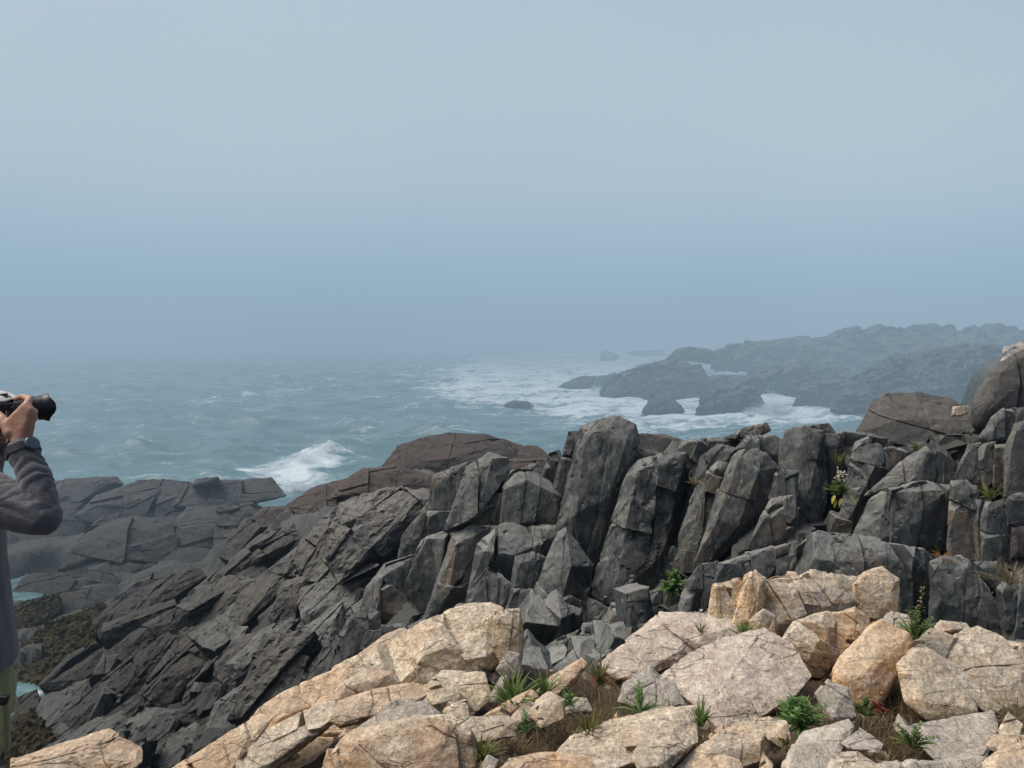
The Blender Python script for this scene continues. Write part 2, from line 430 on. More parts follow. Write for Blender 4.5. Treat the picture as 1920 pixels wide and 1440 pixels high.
def rock_mesh(sp, hulls, me):
    rs = np.random.RandomState(sp['seed'] + 99)
    s = sp['size']; soft = sp.get('soft', 0.0)
    axes = rotmat(*sp['rot']).T
    ext = np.array(sp['cell']) * s * 1.25
    cap = max(1, int(round(sp.get('cap', 9) * (1 - soft * .8))))
    L = sp['Y0'] * sp.get('vox', .0046) * QUALITY
    allbm = bmesh.new()
    for hi, H in enumerate(hulls):
        ctr = H.mean(0)
        view = unit(CAM - ctr); view[2] = abs(view[2]) * .5; view = unit(view)
        pcs = chop(H, axes, ext, cap if hi == 0 else 1, rs)
        for q in pcs:
            pc = q.mean(0); ps = max(1e-3, np.prod(np.ptp(q, axis=0)) ** (1 / 3))
            if len(pcs) > 1:
                q = pc + (q - pc) * (1 - .006 * rs.rand())
                q = q + view * s * sp['amp'] * 1.0 * rs.normal() + rs.normal(size=3) * s * .006
            for _ in range(int(rs.randint(1, 4) * (1 - soft)) if ps > L * 4 else 0):
                v = q[rs.randint(len(q))]
                n = unit(unit(v - pc) + rs.normal(size=3) * .35)
                dpt = (.05 + .13 * rs.rand() ** 1.5) * ps
                h = clip(q, n * (np.max(q @ n) - dpt), n)[0]
                if h is not None and len(h) > 5: q = h
            bm = hull_bm(q)
            bmesh.ops.dissolve_limit(bm, angle_limit=math.radians(5 + 4 * soft), verts=bm.verts[:], edges=bm.edges[:])
            off = min(sp.get('bev', .012) * s + .12 * soft * ps, .25 * ps) * (.6 + .8 * rs.rand())
            try: bmesh.ops.bevel(bm, geom=bm.edges[:] + bm.verts[:], offset=off, offset_type='OFFSET', segments=3 if soft > .2 else 2 if sp.get('bev', 0) > .01 else 1, profile=.5, affect='EDGES', clamp_overlap=True)
            except Exception: pass
            bmesh.ops.triangulate(bm, faces=bm.faces[:])
            for _ in range(9):
                ed = [e for e in bm.edges if e.calc_length() > L * 1.5]
                if not ed or len(bm.verts) > 30000: break
                bmesh.ops.subdivide_edges(bm, edges=ed, cuts=1, use_grid_fill=False)
                bmesh.ops.triangulate(bm, faces=bm.faces[:], quad_method='SHORT_EDGE')
            bmesh.ops.recalc_face_normals(bm, faces=bm.faces[:])
            tmp = bpy.data.meshes.new("t"); bm.to_mesh(tmp); bm.free()
            allbm.from_mesh(tmp); bpy.data.meshes.remove(tmp)
    allbm.to_mesh(me); allbm.free()
    n = len(me.vertices)
    co = np.empty(n * 3, np.float32); me.vertices.foreach_get("co", co); co = co.reshape(-1, 3).astype(float)
    no = np.empty(n * 3, np.float32); me.vertices.foreach_get("normal", no); no = no.reshape(-1, 3).astype(float)
    Q = (co @ axes.T) / (np.array(sp['cell']) / max(sp['cell']))
    a = sp['amp'] * s
    d = a * (.34 + .5 * soft) * fbm(co / (.42 * s), sp['seed'], 3) + a * .16 * fbm(Q / (.16 * s), sp['seed'] + 5, 3, .6)
    g, h, t, i = worley(Q / (.30 * s), sp['seed'] + 9)
    d += (1 - soft) * a * (.22 * h + .30 * t)
    if sp['rough']:
        g, h, t, i = worley(Q / (.11 * s), sp['seed'] + 11)
        d += sp['rough'] * a * (.34 * h + .42 * t) + sp['rough'] * a * .55 * fbm(Q / (.12 * s), sp['seed'] + 13, 4, .65)
    if sp.get('fuzz'): d += sp['fuzz'] * np.abs(fbm(co * np.array((8.0, 8.0, 3.0)), sp['seed'], 4, .7))
    d += L * .10 * fbm(co / (L * 5), sp['seed'] + 7, 2)
    return co + no * d[:, None]

def finish_rocks():
    tot = 0
    for sp in ROCKS:
        me = bpy.data.meshes.new(sp['name'])
        o = bpy.data.objects.new(sp['name'], me); COL.objects.link(o)
        co = rock_mesh(sp, sp['hulls'], me)
        org = sp['front'].mean(0); org[2] = co[:, 2].min()
        me.vertices.foreach_set("co", (co - org).astype(np.float32).ravel())
        o.location = org
        me.polygons.foreach_set("use_smooth", np.ones(len(me.polygons), bool))
        me.materials.append(M[sp['mat']])
        me.update(); me.set_sharp_from_angle(angle=math.radians(sp.get('sharp', 21)))
        tag(o, sp['label'], sp.get('cat', 'rock'), sp['group'], 'thing')
        tot += len(me.vertices)
    print("rock vertices", tot)
# ------------------------------------------------------------------ the dark cliff across the gully
G = 'dark slabs of the cliff'
R('rock_slab', 'brown-grey slab with shaded face leaning left of the pointed lit slab', 'dark', 'A', 11.8, [(315,440),(345,270),(400,245),(470,220),(430,400),(380,470),(325,478)], group=G)
R('rock_slab', 'pointed leaning slab with lit left face, top just under the brown shore rock', 'dark', 'A', 11.4, [(400,435),(470,235),(545,185),(615,205),(625,250),(600,350),(510,425),(410,470)], [(562,196,-.14),(508,400,-.30),(470,300,-.2)], group=G)
R('rock_block', 'small black block wedged below the pointed leaning slab', 'dark', 'A', 11.4, [(500,350),(600,330),(605,440),(500,440)], group=G)
R('rock_block', 'squat square-faced dark block with a pale sloping top', 'dark', 'A', 11.0, [(598,446),(608,310),(635,250),(700,240),(770,285),(825,345),(805,445)], [(610,312,-.2),(690,276,-.2),(795,330,-.2),(700,430,-.2)], group=G)
R('rock_slab', 'rock with small lit cap behind the square-faced dark block', 'dark', 'A', 12.4, [(640,260),(690,225),(735,215),(780,280),(700,300)], group=G)
R('rock_ledge', 'flat-topped ledge step below the square-faced dark block', 'dark', 'A', 10.5, [(520,515),(600,450),(800,448),(812,510),(760,560),(740,660),(640,690),(488,680)], [(535,540,-.22),(640,560,-.25),(720,525,-.2),(800,490,-.1)], group=G)
R('rock_slab', 'smooth greenish-grey slab left of the flat-topped ledge', 'dark', 'A', 11.2, [(245,660),(300,500),(330,485),(415,475),(450,470),(430,560),(360,740),(310,765),(250,695)], [(318,495,-.18),(410,490,-.2),(360,640,-.22)], group=G)
R('rock_slab', 'narrow dark slab between the greenish slab and the flat ledge', 'dark', 'A', 10.9, [(308,795),(360,650),(415,490),(480,460),(545,470),(500,640),(450,750),(330,815)], [(430,520,-.2),(400,700,-.2)], group=G)
R('rock_slab', 'thin dark pillar standing against the left side of the tallest slab', 'dark', 'A', 11.1, [(785,330),(800,250),(845,108),(887,105),(885,190),(840,345)], group=G)
R('rock_slab', 'small pillar with broken top left of the thin dark pillar', 'dark', 'A', 11.8, [(745,270),(775,180),(810,170),(820,200),(800,290)], group=G)
R('rock_slab', 'tallest slab of the cliff with a rounded brownish top', 'dark', 'A', 10.5, [(808,455),(840,340),(895,95),(960,68),(1030,65),(1085,92),(1096,150),(1060,285),(1010,450),(950,570),(900,625),(850,510)], [(905,110,-.14),(985,90,-.1),(1060,130,-.12),(870,400,-.24),(1000,340,-.2)], group=G, soft=.25)
R('rock_slab', 'lower slab with sharp lit ridge under the tallest slab', 'dark', 'A', 9.9, [(690,890),(715,700),(745,610),(800,490),(830,470),(925,610),(880,830),(850,930),(695,945)], [(800,500,-.1),(850,600,-.28),(800,780,-.3),(760,640,-.2)], group=G)
R('rock_slab', 'long upright slab with lit left edge right of the tallest slab', 'dark', 'A', 9.9, [(880,890),(915,760),(960,600),(1060,285),(1100,232),(1190,210),(1262,212),(1262,300),(1215,560),(1180,690),(1090,720),(1010,745),(900,905)], [(1100,245,-.18),(1062,420,-.22),(1015,720,-.22),(1100,420,-.20),(1190,560,-.2)], group=G)
R('rock_block', 'squarish block at the foot of the long upright slab', 'dark', 'A', 9.5, [(1010,745),(1185,685),(1180,800),(1120,870),(1015,895)], group=G)
R('rock_block', 'rounded grey block at the cliff foot behind the big pale boulder', 'dark', 'A', 9.2, [(880,905),(900,815),(975,805),(1015,890),(1000,950),(880,950)], group=G)
R('rock_block', 'low wedge at the cliff foot below the sharp lit ridge', 'dark', 'A', 9.2, [(750,950),(760,900),(820,860),(880,840),(880,952)], group=G)
R('rock_slab', 'long low brown rock on the skyline right of the tallest slab', 'dark', 'A', 12.5, [(1088,150),(1095,115),(1130,106),(1200,110),(1275,132),(1330,160),(1330,220),(1150,215)], group=G, soft=.5, mat='taupe')
R('rock_slab', 'speckled tilted slab below the long low skyline rock', 'dark', 'A', 11.1, [(1055,275),(1088,165),(1150,170),(1265,212),(1200,240),(1110,260)], group=G)
R('rock_slab', 'broad yellow-grey sloping slab with a lit top edge', 'ridge', 'A', 13.6, [(-60,560),(0,365),(80,335),(170,310),(330,318),(335,360),(235,440),(150,575),(0,650)], [(170,330,-.05),(290,350,-.1),(60,430,-.2),(120,520,-.2)], group=G)
R('rock_slab', 'smooth tilted face between the broad yellow-grey slab and cliff', 'dark', 'A', 12.5, [(210,560),(230,480),(325,358),(345,380),(345,470),(260,570)], group=G)
R('rock_block', 'fractured grey block below the smooth tilted face', 'dark', 'A', 11.6, [(70,780),(100,680),(160,600),(285,560),(245,660),(305,765),(300,810),(100,840)], [(150,640,-.2),(230,590,-.12),(130,760,-.22)], group=G)
R('rock_block', 'small split block under the lip of the flat ledge', 'dark', 'A', 10.2, [(465,760),(475,690),(540,610),(635,655),(620,760)], group=G)
R('rock_block', 'tilted block beside the foot of the lower sharp slab', 'dark', 'A', 9.9, [(605,790),(630,690),(720,690),(700,860),(630,900)], group=G)
R('rock_block', 'dark block in the hollow under the flat-topped ledge', 'dark', 'A', 10.2, [(630,690),(650,565),(700,550),(765,560),(730,690)], group=G)
R('rock_block', 'crumbled block at the far left foot of the cliff', 'dark', 'A', 10.9, [(0,900),(40,780),(90,760),(110,840),(80,930),(0,960)], group=G)
R('rock_block', 'low dark block between the fractured grey block and pale ridge', 'dark', 'A', 10.6, [(80,900),(110,830),(300,800),(330,820),(300,900),(150,950)], group=G)
R('rock_block', 'dark block behind the top of the large pale ridge', 'dark', 'A', 10.0, [(320,870),(340,800),(450,745),(600,780),(640,880),(600,930),(360,930)], group=G)
# right half
R('rock_slab', 'large rounded slab with smooth lit face at the cliff centre', 'dark', 'B', 9.2, [(60,840),(110,660),(185,475),(235,440),(300,468),(345,520),(330,620),(270,740),(165,812),(75,875)], [(200,480,-.1),(280,520,-.15),(130,700,-.2),(200,740,-.22)], group=G, soft=.35)
R('rock_slab', 'narrow strip of slab left of the large rounded slab', 'dark', 'B', 9.5, [(-10,760),(60,560),(125,500),(160,505),(110,680),(45,880),(0,880)], group=G)
R('rock_block', 'cracked cap block on top of the large rounded slab', 'dark', 'B', 9.9, [(198,445),(240,395),(330,388),(368,410),(365,480),(300,468)], group=G)
R('rock_slab', 'tall lichen-speckled grey slab right of the large rounded slab', 'dark', 'B', 9.5, [(360,490),(385,380),(450,368),(520,388),(535,600),(510,705),(440,750),(420,600),(365,530)], [(430,400,-.1),(500,480,-.14),(460,640,-.2)], group=G, soft=.3)
R('rock_block', 'pointed block with lit top leaning at the foot of the speckled slab', 'dark', 'B', 8.9, [(250,800),(290,700),(330,635),(415,613),(425,705),(380,790),(270,812)], group=G)
R('rock_block', 'wedge above the pointed block, between rounded and speckled slabs', 'dark', 'B', 9.3, [(322,622),(350,520),(428,525),(422,612),(350,640)], group=G)
R('rock_slab', 'thin flat flake lying on the skyline above the rounded slab', 'dark', 'B', 10.5, [(155,400),(230,362),(308,343),(325,372),(260,402)], group=G)
R('rock_block', 'small knob on the skyline above the speckled slab', 'dark', 'B', 10.3, [(448,372),(480,350),(540,346),(566,378),(520,392)], group=G)
R('rock_block', 'low rock on the skyline right of the small knob', 'dark', 'B', 10.2, [(560,400),(600,374),(700,384),(760,400),(740,430),(600,425)], group=G)
R('rock_slab', 'rough low rocks on the skyline left of the thin flake', 'dark', 'B', 10.6, [(-10,440),(10,408),(80,405),(160,395),(230,415),(180,470),(60,490)], group=G)
R('rock_block', 'dark notched block left of the rounded slab top', 'dark', 'B', 10.0, [(40,560),(70,470),(130,425),(200,440),(170,500),(100,560)], group=G)
R('rock_slab', 'weathered brown column above the leafy yellow plant', 'dark', 'B', 9.9, [(515,560),(520,392),(590,385),(605,540),(560,600)], group=G, mat='ridge')
R('rock_slab', 'peaked slab with pale left face right of the leafy yellow plant', 'dark', 'B', 9.1, [(580,740),(600,600),(640,425),(690,408),(735,440),(782,520),(750,575),(690,650),(640,750)], [(690,420,-.1),(715,500,-.25),(630,680,-.2),(640,520,-.1)], group=G)
R('rock_block', 'great dark angular block with light top edge under the peaked slab', 'dark', 'B', 8.4, [(642,760),(700,635),(760,590),(890,570),(992,588),(985,690),(960,805),(800,812),(735,792)], [(760,598,-.14),(985,596,-.14),(735,690,-.18),(730,780,-.2),(900,700,-.16)], group=G)
R('rock_block', 'five-sided greenish block above the great dark angular block', 'dark', 'B', 9.0, [(690,610),(760,545),(840,470),(925,423),(1012,490),(1012,565),(900,575),(760,600)], [(925,435,-.1),(850,560,-.18),(840,500,-.1)], group=G)
R('rock_block', 'dark wedge behind the five-sided greenish block', 'dark', 'B', 9.6, [(732,440),(790,430),(855,428),(862,455),(795,515)], group=G)
R('rock_block', 'black sliver perched on the five-sided greenish block', 'dark', 'B', 9.2, [(918,420),(935,408),(985,450),(1000,475),(940,440)], group=G)
R('rock_block', 'cube of dark rock below the big rounded rock at the edge', 'dark', 'B', 8.8, [(1012,545),(1060,430),(1110,423),(1135,520),(1110,585),(1030,565)], group=G)
R('rock_slab', 'upright grey slab right of the cube of dark rock', 'dark', 'B', 8.7, [(1100,430),(1162,418),(1165,560),(1120,585),(1105,520)], group=G)
R('rock_slab', 'thin black upright slab by the light grey edge rock', 'dark', 'B', 8.6, [(1160,430),(1208,428),(1200,585),(1155,575)], group=G)
R('rock_slab', 'light grey upright rock at the edge below the big rounded rock', 'dark', 'B', 8.3, [(1200,440),(1235,355),(1290,335),(1340,350),(1340,610),(1200,605)], group=G, mat='taupe', soft=.3)
R('rock_slab', 'grey sloping slab in front of the big rounded rock', 'dark', 'B', 9.6, [(1100,400),(1155,320),(1200,288),(1330,288),(1330,350),(1190,360),(1150,415)], group=G)
R('rock_block', 'pale-faced block right of the great dark angular block', 'dark', 'B', 8.1, [(985,790),(1000,570),(1055,563),(1100,610),(1118,690),(1112,842),(1000,845)], [(1005,580,-.1),(1090,670,-.15),(1010,680,-.14)], group=G)
R('rock_slab', 'reddish-black slab with upright cracks beside the pale-faced block', 'dark', 'B', 8.0, [(1112,700),(1130,640),(1185,660),(1228,720),(1222,870),(1112,865)], group=G)
R('rock_block', 'grey block at the right edge above the rusty rock', 'dark', 'B', 8.1, [(1200,615),(1265,605),(1330,620),(1330,730),(1215,715)], group=G)
R('rock_block', 'rusty brown rock at the right edge', 'dark', 'B', 7.9, [(1228,735),(1330,725),(1330,850),(1222,845)], group=G, mat='brown')
R('rock_ledge', 'wide cracked grey ledge behind the top of the pale column outcrop', 'dark', 'C', 7.5, [(425,240),(438,140),(520,83),(640,98),(760,140),(905,152),(912,305),(935,430),(800,430),(430,420)], [(440,150,-.1),(640,130,-.1),(900,175,-.12),(520,180,-.16),(780,190,-.14),(700,380,-.16)], group=G, cell=(.3,.4,.5))
R('rock_block', 'dark sloping slab with pointed lower end behind the white flowers stalk', 'dark', 'C', 7.1, [(930,440),(932,200),(1000,163),(1065,190),(1130,290),(1195,400),(1195,480),(1050,450)], [(940,215,-.1),(1060,210,-.1),(960,330,-.16),(1150,420,-.1)], group=G)
R('rock_block', 'low dark block at the right edge behind the pale boulders', 'dark', 'C', 6.9, [(1175,290),(1230,230),(1330,250),(1330,500),(1240,490),(1185,420)], group=G)
R('rock_block', 'small dark block over the pointed end of the sloping slab', 'dark', 'C', 7.4, [(1085,190),(1170,185),(1205,240),(1205,330),(1115,245)], group=G)
R('rock_block', 'stepped grey blocks left of the wide cracked ledge', 'dark', 'C', 8.0, [(125,270),(140,190),(300,140),(435,108),(435,235),(300,300)], group=G)
R('rock_block', 'black slab foot just behind the left end of the pale outcrop', 'dark', 'C', 8.2, [(-20,400),(0,300),(60,200),(130,190),(130,280),(60,420)], group=G)
R('rock_ledge', 'smooth flat-topped taupe rock on the skyline by the big rounded rock', 'dark', 'B', 12.6, [(660,385),(715,270),(770,240),(880,236),(985,258),(1010,312),(1105,335),(1110,410),(900,430),(740,395)], [(730,275,-.05),(800,330,-.12),(980,330,-.1)], group=G, mat='taupe', soft=.35, lean=.8, cap=8, cell=(.8,.6,.25))
R('boulder', 'big rounded grey rock rising at the right edge of the cliff', 'dark', 'B', 10.2, [(1072,300),(1110,210),(1170,130),(1265,80),(1400,20),(1400,310),(1150,350),(1090,350)], [(1190,150,-.1),(1150,270,-.15),(1280,200,-.15)], group=G, mat='taupe', soft=.4)
R('rock_block', 'small bright tan block in the notch beside the taupe rock', 'dark', 'B', 11.0, [(1000,315),(1005,283),(1065,280),(1075,300),(1030,318)], group=G, mat='greypale')
R('rock_block', 'shadowed rock under the rough low skyline rocks', 'dark', 'B', 10.9, [(-80,500),(-20,415),(120,412),(240,410),(300,470),(250,580),(0,600)], group='dark slabs of the cliff')
R('rock_block', 'shadowed rock behind the speckled slab and the leafy yellow plant', 'dark', 'B', 10.9, [(330,440),(400,398),(600,398),(760,412),(780,470),(700,540),(350,540)], group='dark slabs of the cliff')
# ------------------------------------------------------------------ ridges running down to the gully
G = 'rock ridges sloping down to the gully'
R('rock_ridge', 'lit ridge slab with a bright top pointing up beside the seaweed mound', 'ridge', 'E', 17.5, [(283,510),(340,460),(470,398),(572,352),(605,385),(530,440),(420,512),(320,582),(292,570)], [(340,490,-.1),(470,440,-.12),(570,380,-.05),(420,500,-.14)], group=G)
R('rock_ridge', 'short dark ridge right of the bright topped ridge slab', 'ridge', 'E', 17.3, [(560,440),(600,400),(640,368),(662,376),(610,445)], group=G)
R('rock_ridge', 'brown striped ridge below the pink-brown shelf', 'ridge', 'E', 17.6, [(655,385),(690,330),(770,262),(870,228),(885,270),(800,325),(730,385)], group=G)
R('rock_ridge', 'long brownish ridge in the middle of the slope', 'ridge', 'E', 15.6, [(540,525),(620,440),(690,405),(755,383),(795,400),(700,475),(600,535)], group=G)
R('rock_ridge', 'grey-green ridge with lit crest under the broad yellow-grey slab', 'ridge', 'E', 14.7, [(665,548),(715,430),(780,390),(885,290),(905,320),(880,400),(780,460),(700,555)], group=G)
R('rock_block', 'knuckle of grey rock overhanging the dark cleft', 'ridge', 'E', 13.8, [(805,495),(838,400),(910,383),(915,440),(872,505),(830,535)], group=G)
R('rock_ridge', 'lit rough ridge left of the broad yellow-grey slab', 'ridge', 'E', 15.0, [(875,350),(890,280),(960,210),(1018,165),(1030,330),(950,410),(895,410)], group=G)
R('rock_slab', 'smooth grey slab standing in the dark cleft', 'ridge', 'E', 12.6, [(885,640),(930,540),(1018,465),(1025,560),(965,650)], group=G, mat='dark')
R('rock_slab', 'dark slab below the broad yellow-grey slab', 'ridge', 'E', 13.4, [(880,520),(900,420),(1015,380),(1100,390),(1060,480),(930,540)], group=G, mat='dark')
R('rock_ridge', 'wet low ridge rising from the gully beside the seaweed mound', 'ridge', 'E', 17.3, [(118,705),(200,618),(290,578),(315,640),(270,705),(150,745)], group=G)
R('rock_ridge', 'black wet rock at the gully bottom above the seaweed floor', 'ridge', 'E', 16.2, [(92,810),(130,735),(260,688),(285,770),(190,835),(110,860)], group=G, mat='dark')
R('rock_ridge', 'longest dark ridge running from the gully floor up the slope', 'ridge', 'E', 14.6, [(170,900),(200,790),(300,695),(440,588),(540,528),(565,560),(450,690),(330,810),(240,900)], [(230,800,-.12),(340,710,-.14),(470,610,-.1)], group=G)
R('rock_ridge', 'second long ridge, right of the longest dark ridge', 'ridge', 'E', 13.6, [(325,840),(450,700),(560,588),(650,535),(685,560),(560,710),(470,810),(390,890)], group=G)
R('rock_ridge', 'third ridge in the slope under the grey-green ridge', 'ridge', 'E', 12.9, [(535,800),(565,700),(640,628),(720,560),(805,538),(765,625),(700,730),(600,830)], group=G)
R('rock_ridge', 'blocky ridge just above the pale orange ridge end', 'ridge', 'E', 11.6, [(595,885),(640,760),(750,688),(835,665),(850,700),(730,805),(640,890)], group=G, mat='dark')
R('rock_ridge', 'black crag at the bottom behind the orange boulder', 'ridge', 'E', 12.6, [(360,960),(415,770),(530,785),(525,850),(450,980)], group=G, mat='dark')
R('rock_ridge', 'black crag between the two bottom ridges', 'ridge', 'E', 11.8, [(460,980),(500,860),(600,810),(640,870),(560,960)], group=G, mat='dark')
R('rock_ridge', 'black lower end of the slope by the orange boulder', 'ridge', 'E', 13.2, [(170,960),(190,880),(330,800),(420,770),(370,940),(260,990)], group=G, mat='dark')
R('rock_ridge', 'dark overhanging wall inside the cleft', 'ridge', 'E', 13.0, [(680,640),(780,540),(880,500),(900,620),(850,690),(700,720)], group=G, mat='dark')
R('rock_ridge', 'thin ridge between the long brownish ridge and the second long ridge', 'ridge', 'E', 14.5, [(440,690),(540,550),(660,500),(700,505),(600,590),(480,700)], group=G)
R('rock_ridge', 'stepped brown ridge between bright topped slab and longest ridge', 'ridge', 'E', 16.3, [(300,690),(330,600),(430,525),(540,470),(560,500),(440,600),(330,700)], group=G)
R('rock_block', 'flat wet rock beside the white water in the gully', 'ridge', 'E', 17.0, [(35,810),(45,745),(110,718),(125,765),(80,815)], group=G)
# ------------------------------------------------------------------ hazy ledge by the water
G = 'hazy ledge rocks along the water'
R('rock_ledge', 'flat grey ledge top nearest the photographer', 'ledge', 'E', 31, [(60,125),(150,104),(200,97),(335,91),(350,112),(300,155),(230,205),(60,215)], group=G)
R('rock_ledge', 'undercut ledge with black shadow below, middle of the shore', 'ledge', 'E', 30, [(235,205),(300,145),(420,104),(555,93),(562,130),(525,155),(517,230),(380,230),(300,222)], [(300,170,-.1),(430,150,-.1),(510,160,-.1)], group=G)
R('rock_ledge', 'ledge end with a square knob, beside the breaking wave', 'ledge', 'E', 30.5, [(523,145),(570,112),(640,100),(790,96),(832,140),(700,168),(640,185),(520,175)], group=G, extra=[[at(0+x*.6305, 840+y*.6305, yy) for yy in (30.6, 31.8) for x, y in ((570,116),(583,92),(648,86),(660,112))]])
R('rock_slab', 'broad pale-lit sloping face below the undercut ledge', 'ledge', 'E', 26, [(178,375),(230,290),(290,233),(400,218),(500,230),(515,300),(490,355),(370,405),(340,402),(280,352)], group=G)
R('rock_slab', 'triangular lit rock face below the broad sloping face', 'ledge', 'E', 24.5, [(255,400),(265,358),(320,343),(348,405),(280,428)], group=G)
R('rock_slab', 'steep shaded face under the square knob', 'ledge', 'E', 27, [(515,300),(520,225),(560,183),(650,178),(655,260),(590,340),(530,330)], group=G)
R('rock_slab', 'dark sloping face left of the pink-brown shelf', 'ledge', 'E', 26, [(640,280),(650,178),(745,168),(770,200),(725,260),(665,300)], group=G)
R('rock_ledge', 'pink-brown shelf beyond the striped ridge', 'ledge', 'E', 22.5, [(715,245),(780,180),(875,172),(880,225),(770,258)], group=G, mat='brown')
R('rock_ledge', 'brown slabs stepping up to the brown shore rock', 'ledge', 'E', 20.5, [(865,165),(930,120),(1010,98),(1040,110),(1030,180),(900,205)], group=G, mat='brown')
R('rock_slab', 'dim dark rock mass beside the photographer\'s shirt', 'ledge', 'E', 28, [(20,310),(40,190),(180,120),(245,200),(235,300),(180,400),(60,480),(10,450)], group=G)
R('rock_slab', 'dark hollow wall under the broad sloping face', 'ledge', 'E', 25.5, [(340,410),(480,355),(520,300),(600,335),(660,310),(640,360),(560,360),(450,395),(340,450)], group=G)
R('rock_block', 'low wet rocks above the seaweed mound', 'ledge', 'E', 22, [(105,525),(180,433),(270,428),(332,408),(345,450),(230,515),(130,545)], group=G)
R('rock_block', 'small wet rocks behind the bright topped ridge slab', 'ledge', 'E', 21, [(335,450),(400,395),(450,373),(505,380),(440,435),(350,470)], group=G)
R('rock_ledge', 'flat dark brown rocks in front of the brown shore rock', 'ledge', 'A', 18, [(-20,340),(0,288),(90,240),(200,232),(345,270),(345,318),(170,325)], group=G, mat='brown')
R('boulder', 'big brown shore rock with a smooth humped top', 'ledge', 'A', 22, [(165,250),(170,228),(230,158),(300,130),(400,110),(520,113),(640,150),(735,200),(735,235),(350,270),(200,268)], [(240,175,-.06),(400,150,-.1),(560,150,-.1),(400,200,-.13),(300,210,-.1)], group=G, mat='brown', soft=.35)
R('rock_block', 'small brown rock at the right end of the brown shore rock', 'ledge', 'A', 21, [(660,180),(690,152),(730,155),(770,190),(760,215),(680,215)], group=G, mat='brown')
R('rock_block', 'brown rocks tucked behind the pointed leaning slab', 'ledge', 'A', 16, [(585,245),(600,205),(650,205),(720,215),(760,200),(800,260),(700,290),(600,300)], group=G, mat='brown')
R('rock_block', 'seaweed-covered brown mound in the gully', 'ledge', 'E', 19, [(55,700),(62,610),(130,540),(300,478),(330,520),(310,590),(230,640),(140,700)], group=G, mat='weed', soft=.5, fuzz=.22, vox=.0028, cap=3)
R('rock_block', 'seaweed-covered bank beside the photographer\'s shirt hem', 'ledge', 'E', 21, [(0,590),(20,490),(160,445),(170,480),(110,540),(60,610)], group=G, mat='weed', soft=.5, fuzz=.22, vox=.0028, cap=3)
R('rock_block', 'olive weedy rocks at the gully floor by the green trousers', 'ledge', 'E', 13.5, [(20,960),(40,830),(90,790),(130,850),(170,900),(150,990)], group=G, mat='weed', soft=.5, fuzz=.2, vox=.0028, cap=3)
R('rock_block', 'low weedy rock at the waterline below the seaweed-covered mound', 'ledge', 'E', 17.9, [(25,770),(40,660),(140,640),(180,690),(135,750),(80,790)], group=G, mat='weed', soft=.5, fuzz=.2, vox=.0028, cap=3)
R('rock_slab', 'dark blocky rocks above the seaweed bank, right of the shirt', 'ledge', 'E', 23.5, [(10,590),(30,450),(80,385),(180,380),(290,440),(270,490),(120,570)], group=G)
R('rock_block', 'long low rock between dim rock mass and weedy bank', 'ledge', 'E', 25.5, [(0,470),(30,420),(140,408),(190,440),(150,485),(60,495)], group=G)
# ------------------------------------------------------------------ far rocks in the fog
G = 'far rocks in the fog'
far = dict(group=G, grow=1.0)
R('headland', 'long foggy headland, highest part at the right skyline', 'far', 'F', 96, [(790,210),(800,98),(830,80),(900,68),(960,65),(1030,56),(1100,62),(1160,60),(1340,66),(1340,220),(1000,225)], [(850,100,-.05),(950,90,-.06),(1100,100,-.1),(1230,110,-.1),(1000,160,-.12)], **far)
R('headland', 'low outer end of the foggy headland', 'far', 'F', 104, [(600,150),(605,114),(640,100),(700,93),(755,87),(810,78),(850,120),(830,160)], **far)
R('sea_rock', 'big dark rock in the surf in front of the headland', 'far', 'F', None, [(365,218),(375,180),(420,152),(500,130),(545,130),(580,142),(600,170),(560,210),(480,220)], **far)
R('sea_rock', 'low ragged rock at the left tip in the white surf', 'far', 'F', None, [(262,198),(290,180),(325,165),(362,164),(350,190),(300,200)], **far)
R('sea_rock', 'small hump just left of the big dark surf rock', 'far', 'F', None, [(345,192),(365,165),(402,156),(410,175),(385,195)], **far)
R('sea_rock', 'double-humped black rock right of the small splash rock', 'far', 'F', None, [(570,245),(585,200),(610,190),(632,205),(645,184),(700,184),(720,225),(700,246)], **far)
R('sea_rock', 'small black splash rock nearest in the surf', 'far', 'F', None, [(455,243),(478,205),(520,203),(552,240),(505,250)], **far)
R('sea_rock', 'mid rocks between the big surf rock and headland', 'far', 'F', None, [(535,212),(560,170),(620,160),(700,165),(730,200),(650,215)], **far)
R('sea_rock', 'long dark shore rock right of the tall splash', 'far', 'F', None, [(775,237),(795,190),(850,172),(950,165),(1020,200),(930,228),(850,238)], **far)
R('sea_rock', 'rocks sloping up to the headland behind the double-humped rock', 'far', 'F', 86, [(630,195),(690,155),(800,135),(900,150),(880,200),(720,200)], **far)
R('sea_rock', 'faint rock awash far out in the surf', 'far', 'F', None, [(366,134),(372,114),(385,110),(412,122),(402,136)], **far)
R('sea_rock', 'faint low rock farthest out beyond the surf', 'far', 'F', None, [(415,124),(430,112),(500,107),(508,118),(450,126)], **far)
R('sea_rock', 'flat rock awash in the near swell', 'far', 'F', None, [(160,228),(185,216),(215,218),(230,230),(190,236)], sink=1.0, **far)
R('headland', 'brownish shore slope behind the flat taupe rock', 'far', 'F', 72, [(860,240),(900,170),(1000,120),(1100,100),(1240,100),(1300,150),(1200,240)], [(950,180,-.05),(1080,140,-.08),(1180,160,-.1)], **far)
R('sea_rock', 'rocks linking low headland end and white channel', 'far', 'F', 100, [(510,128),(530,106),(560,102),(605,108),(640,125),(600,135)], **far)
R('boulder', 'pinkish block above the big rounded rock at the right edge', 'far', 'F', 40, [(1222,135),(1226,102),(1262,93),(1330,95),(1330,140)], mat='pink', **far)
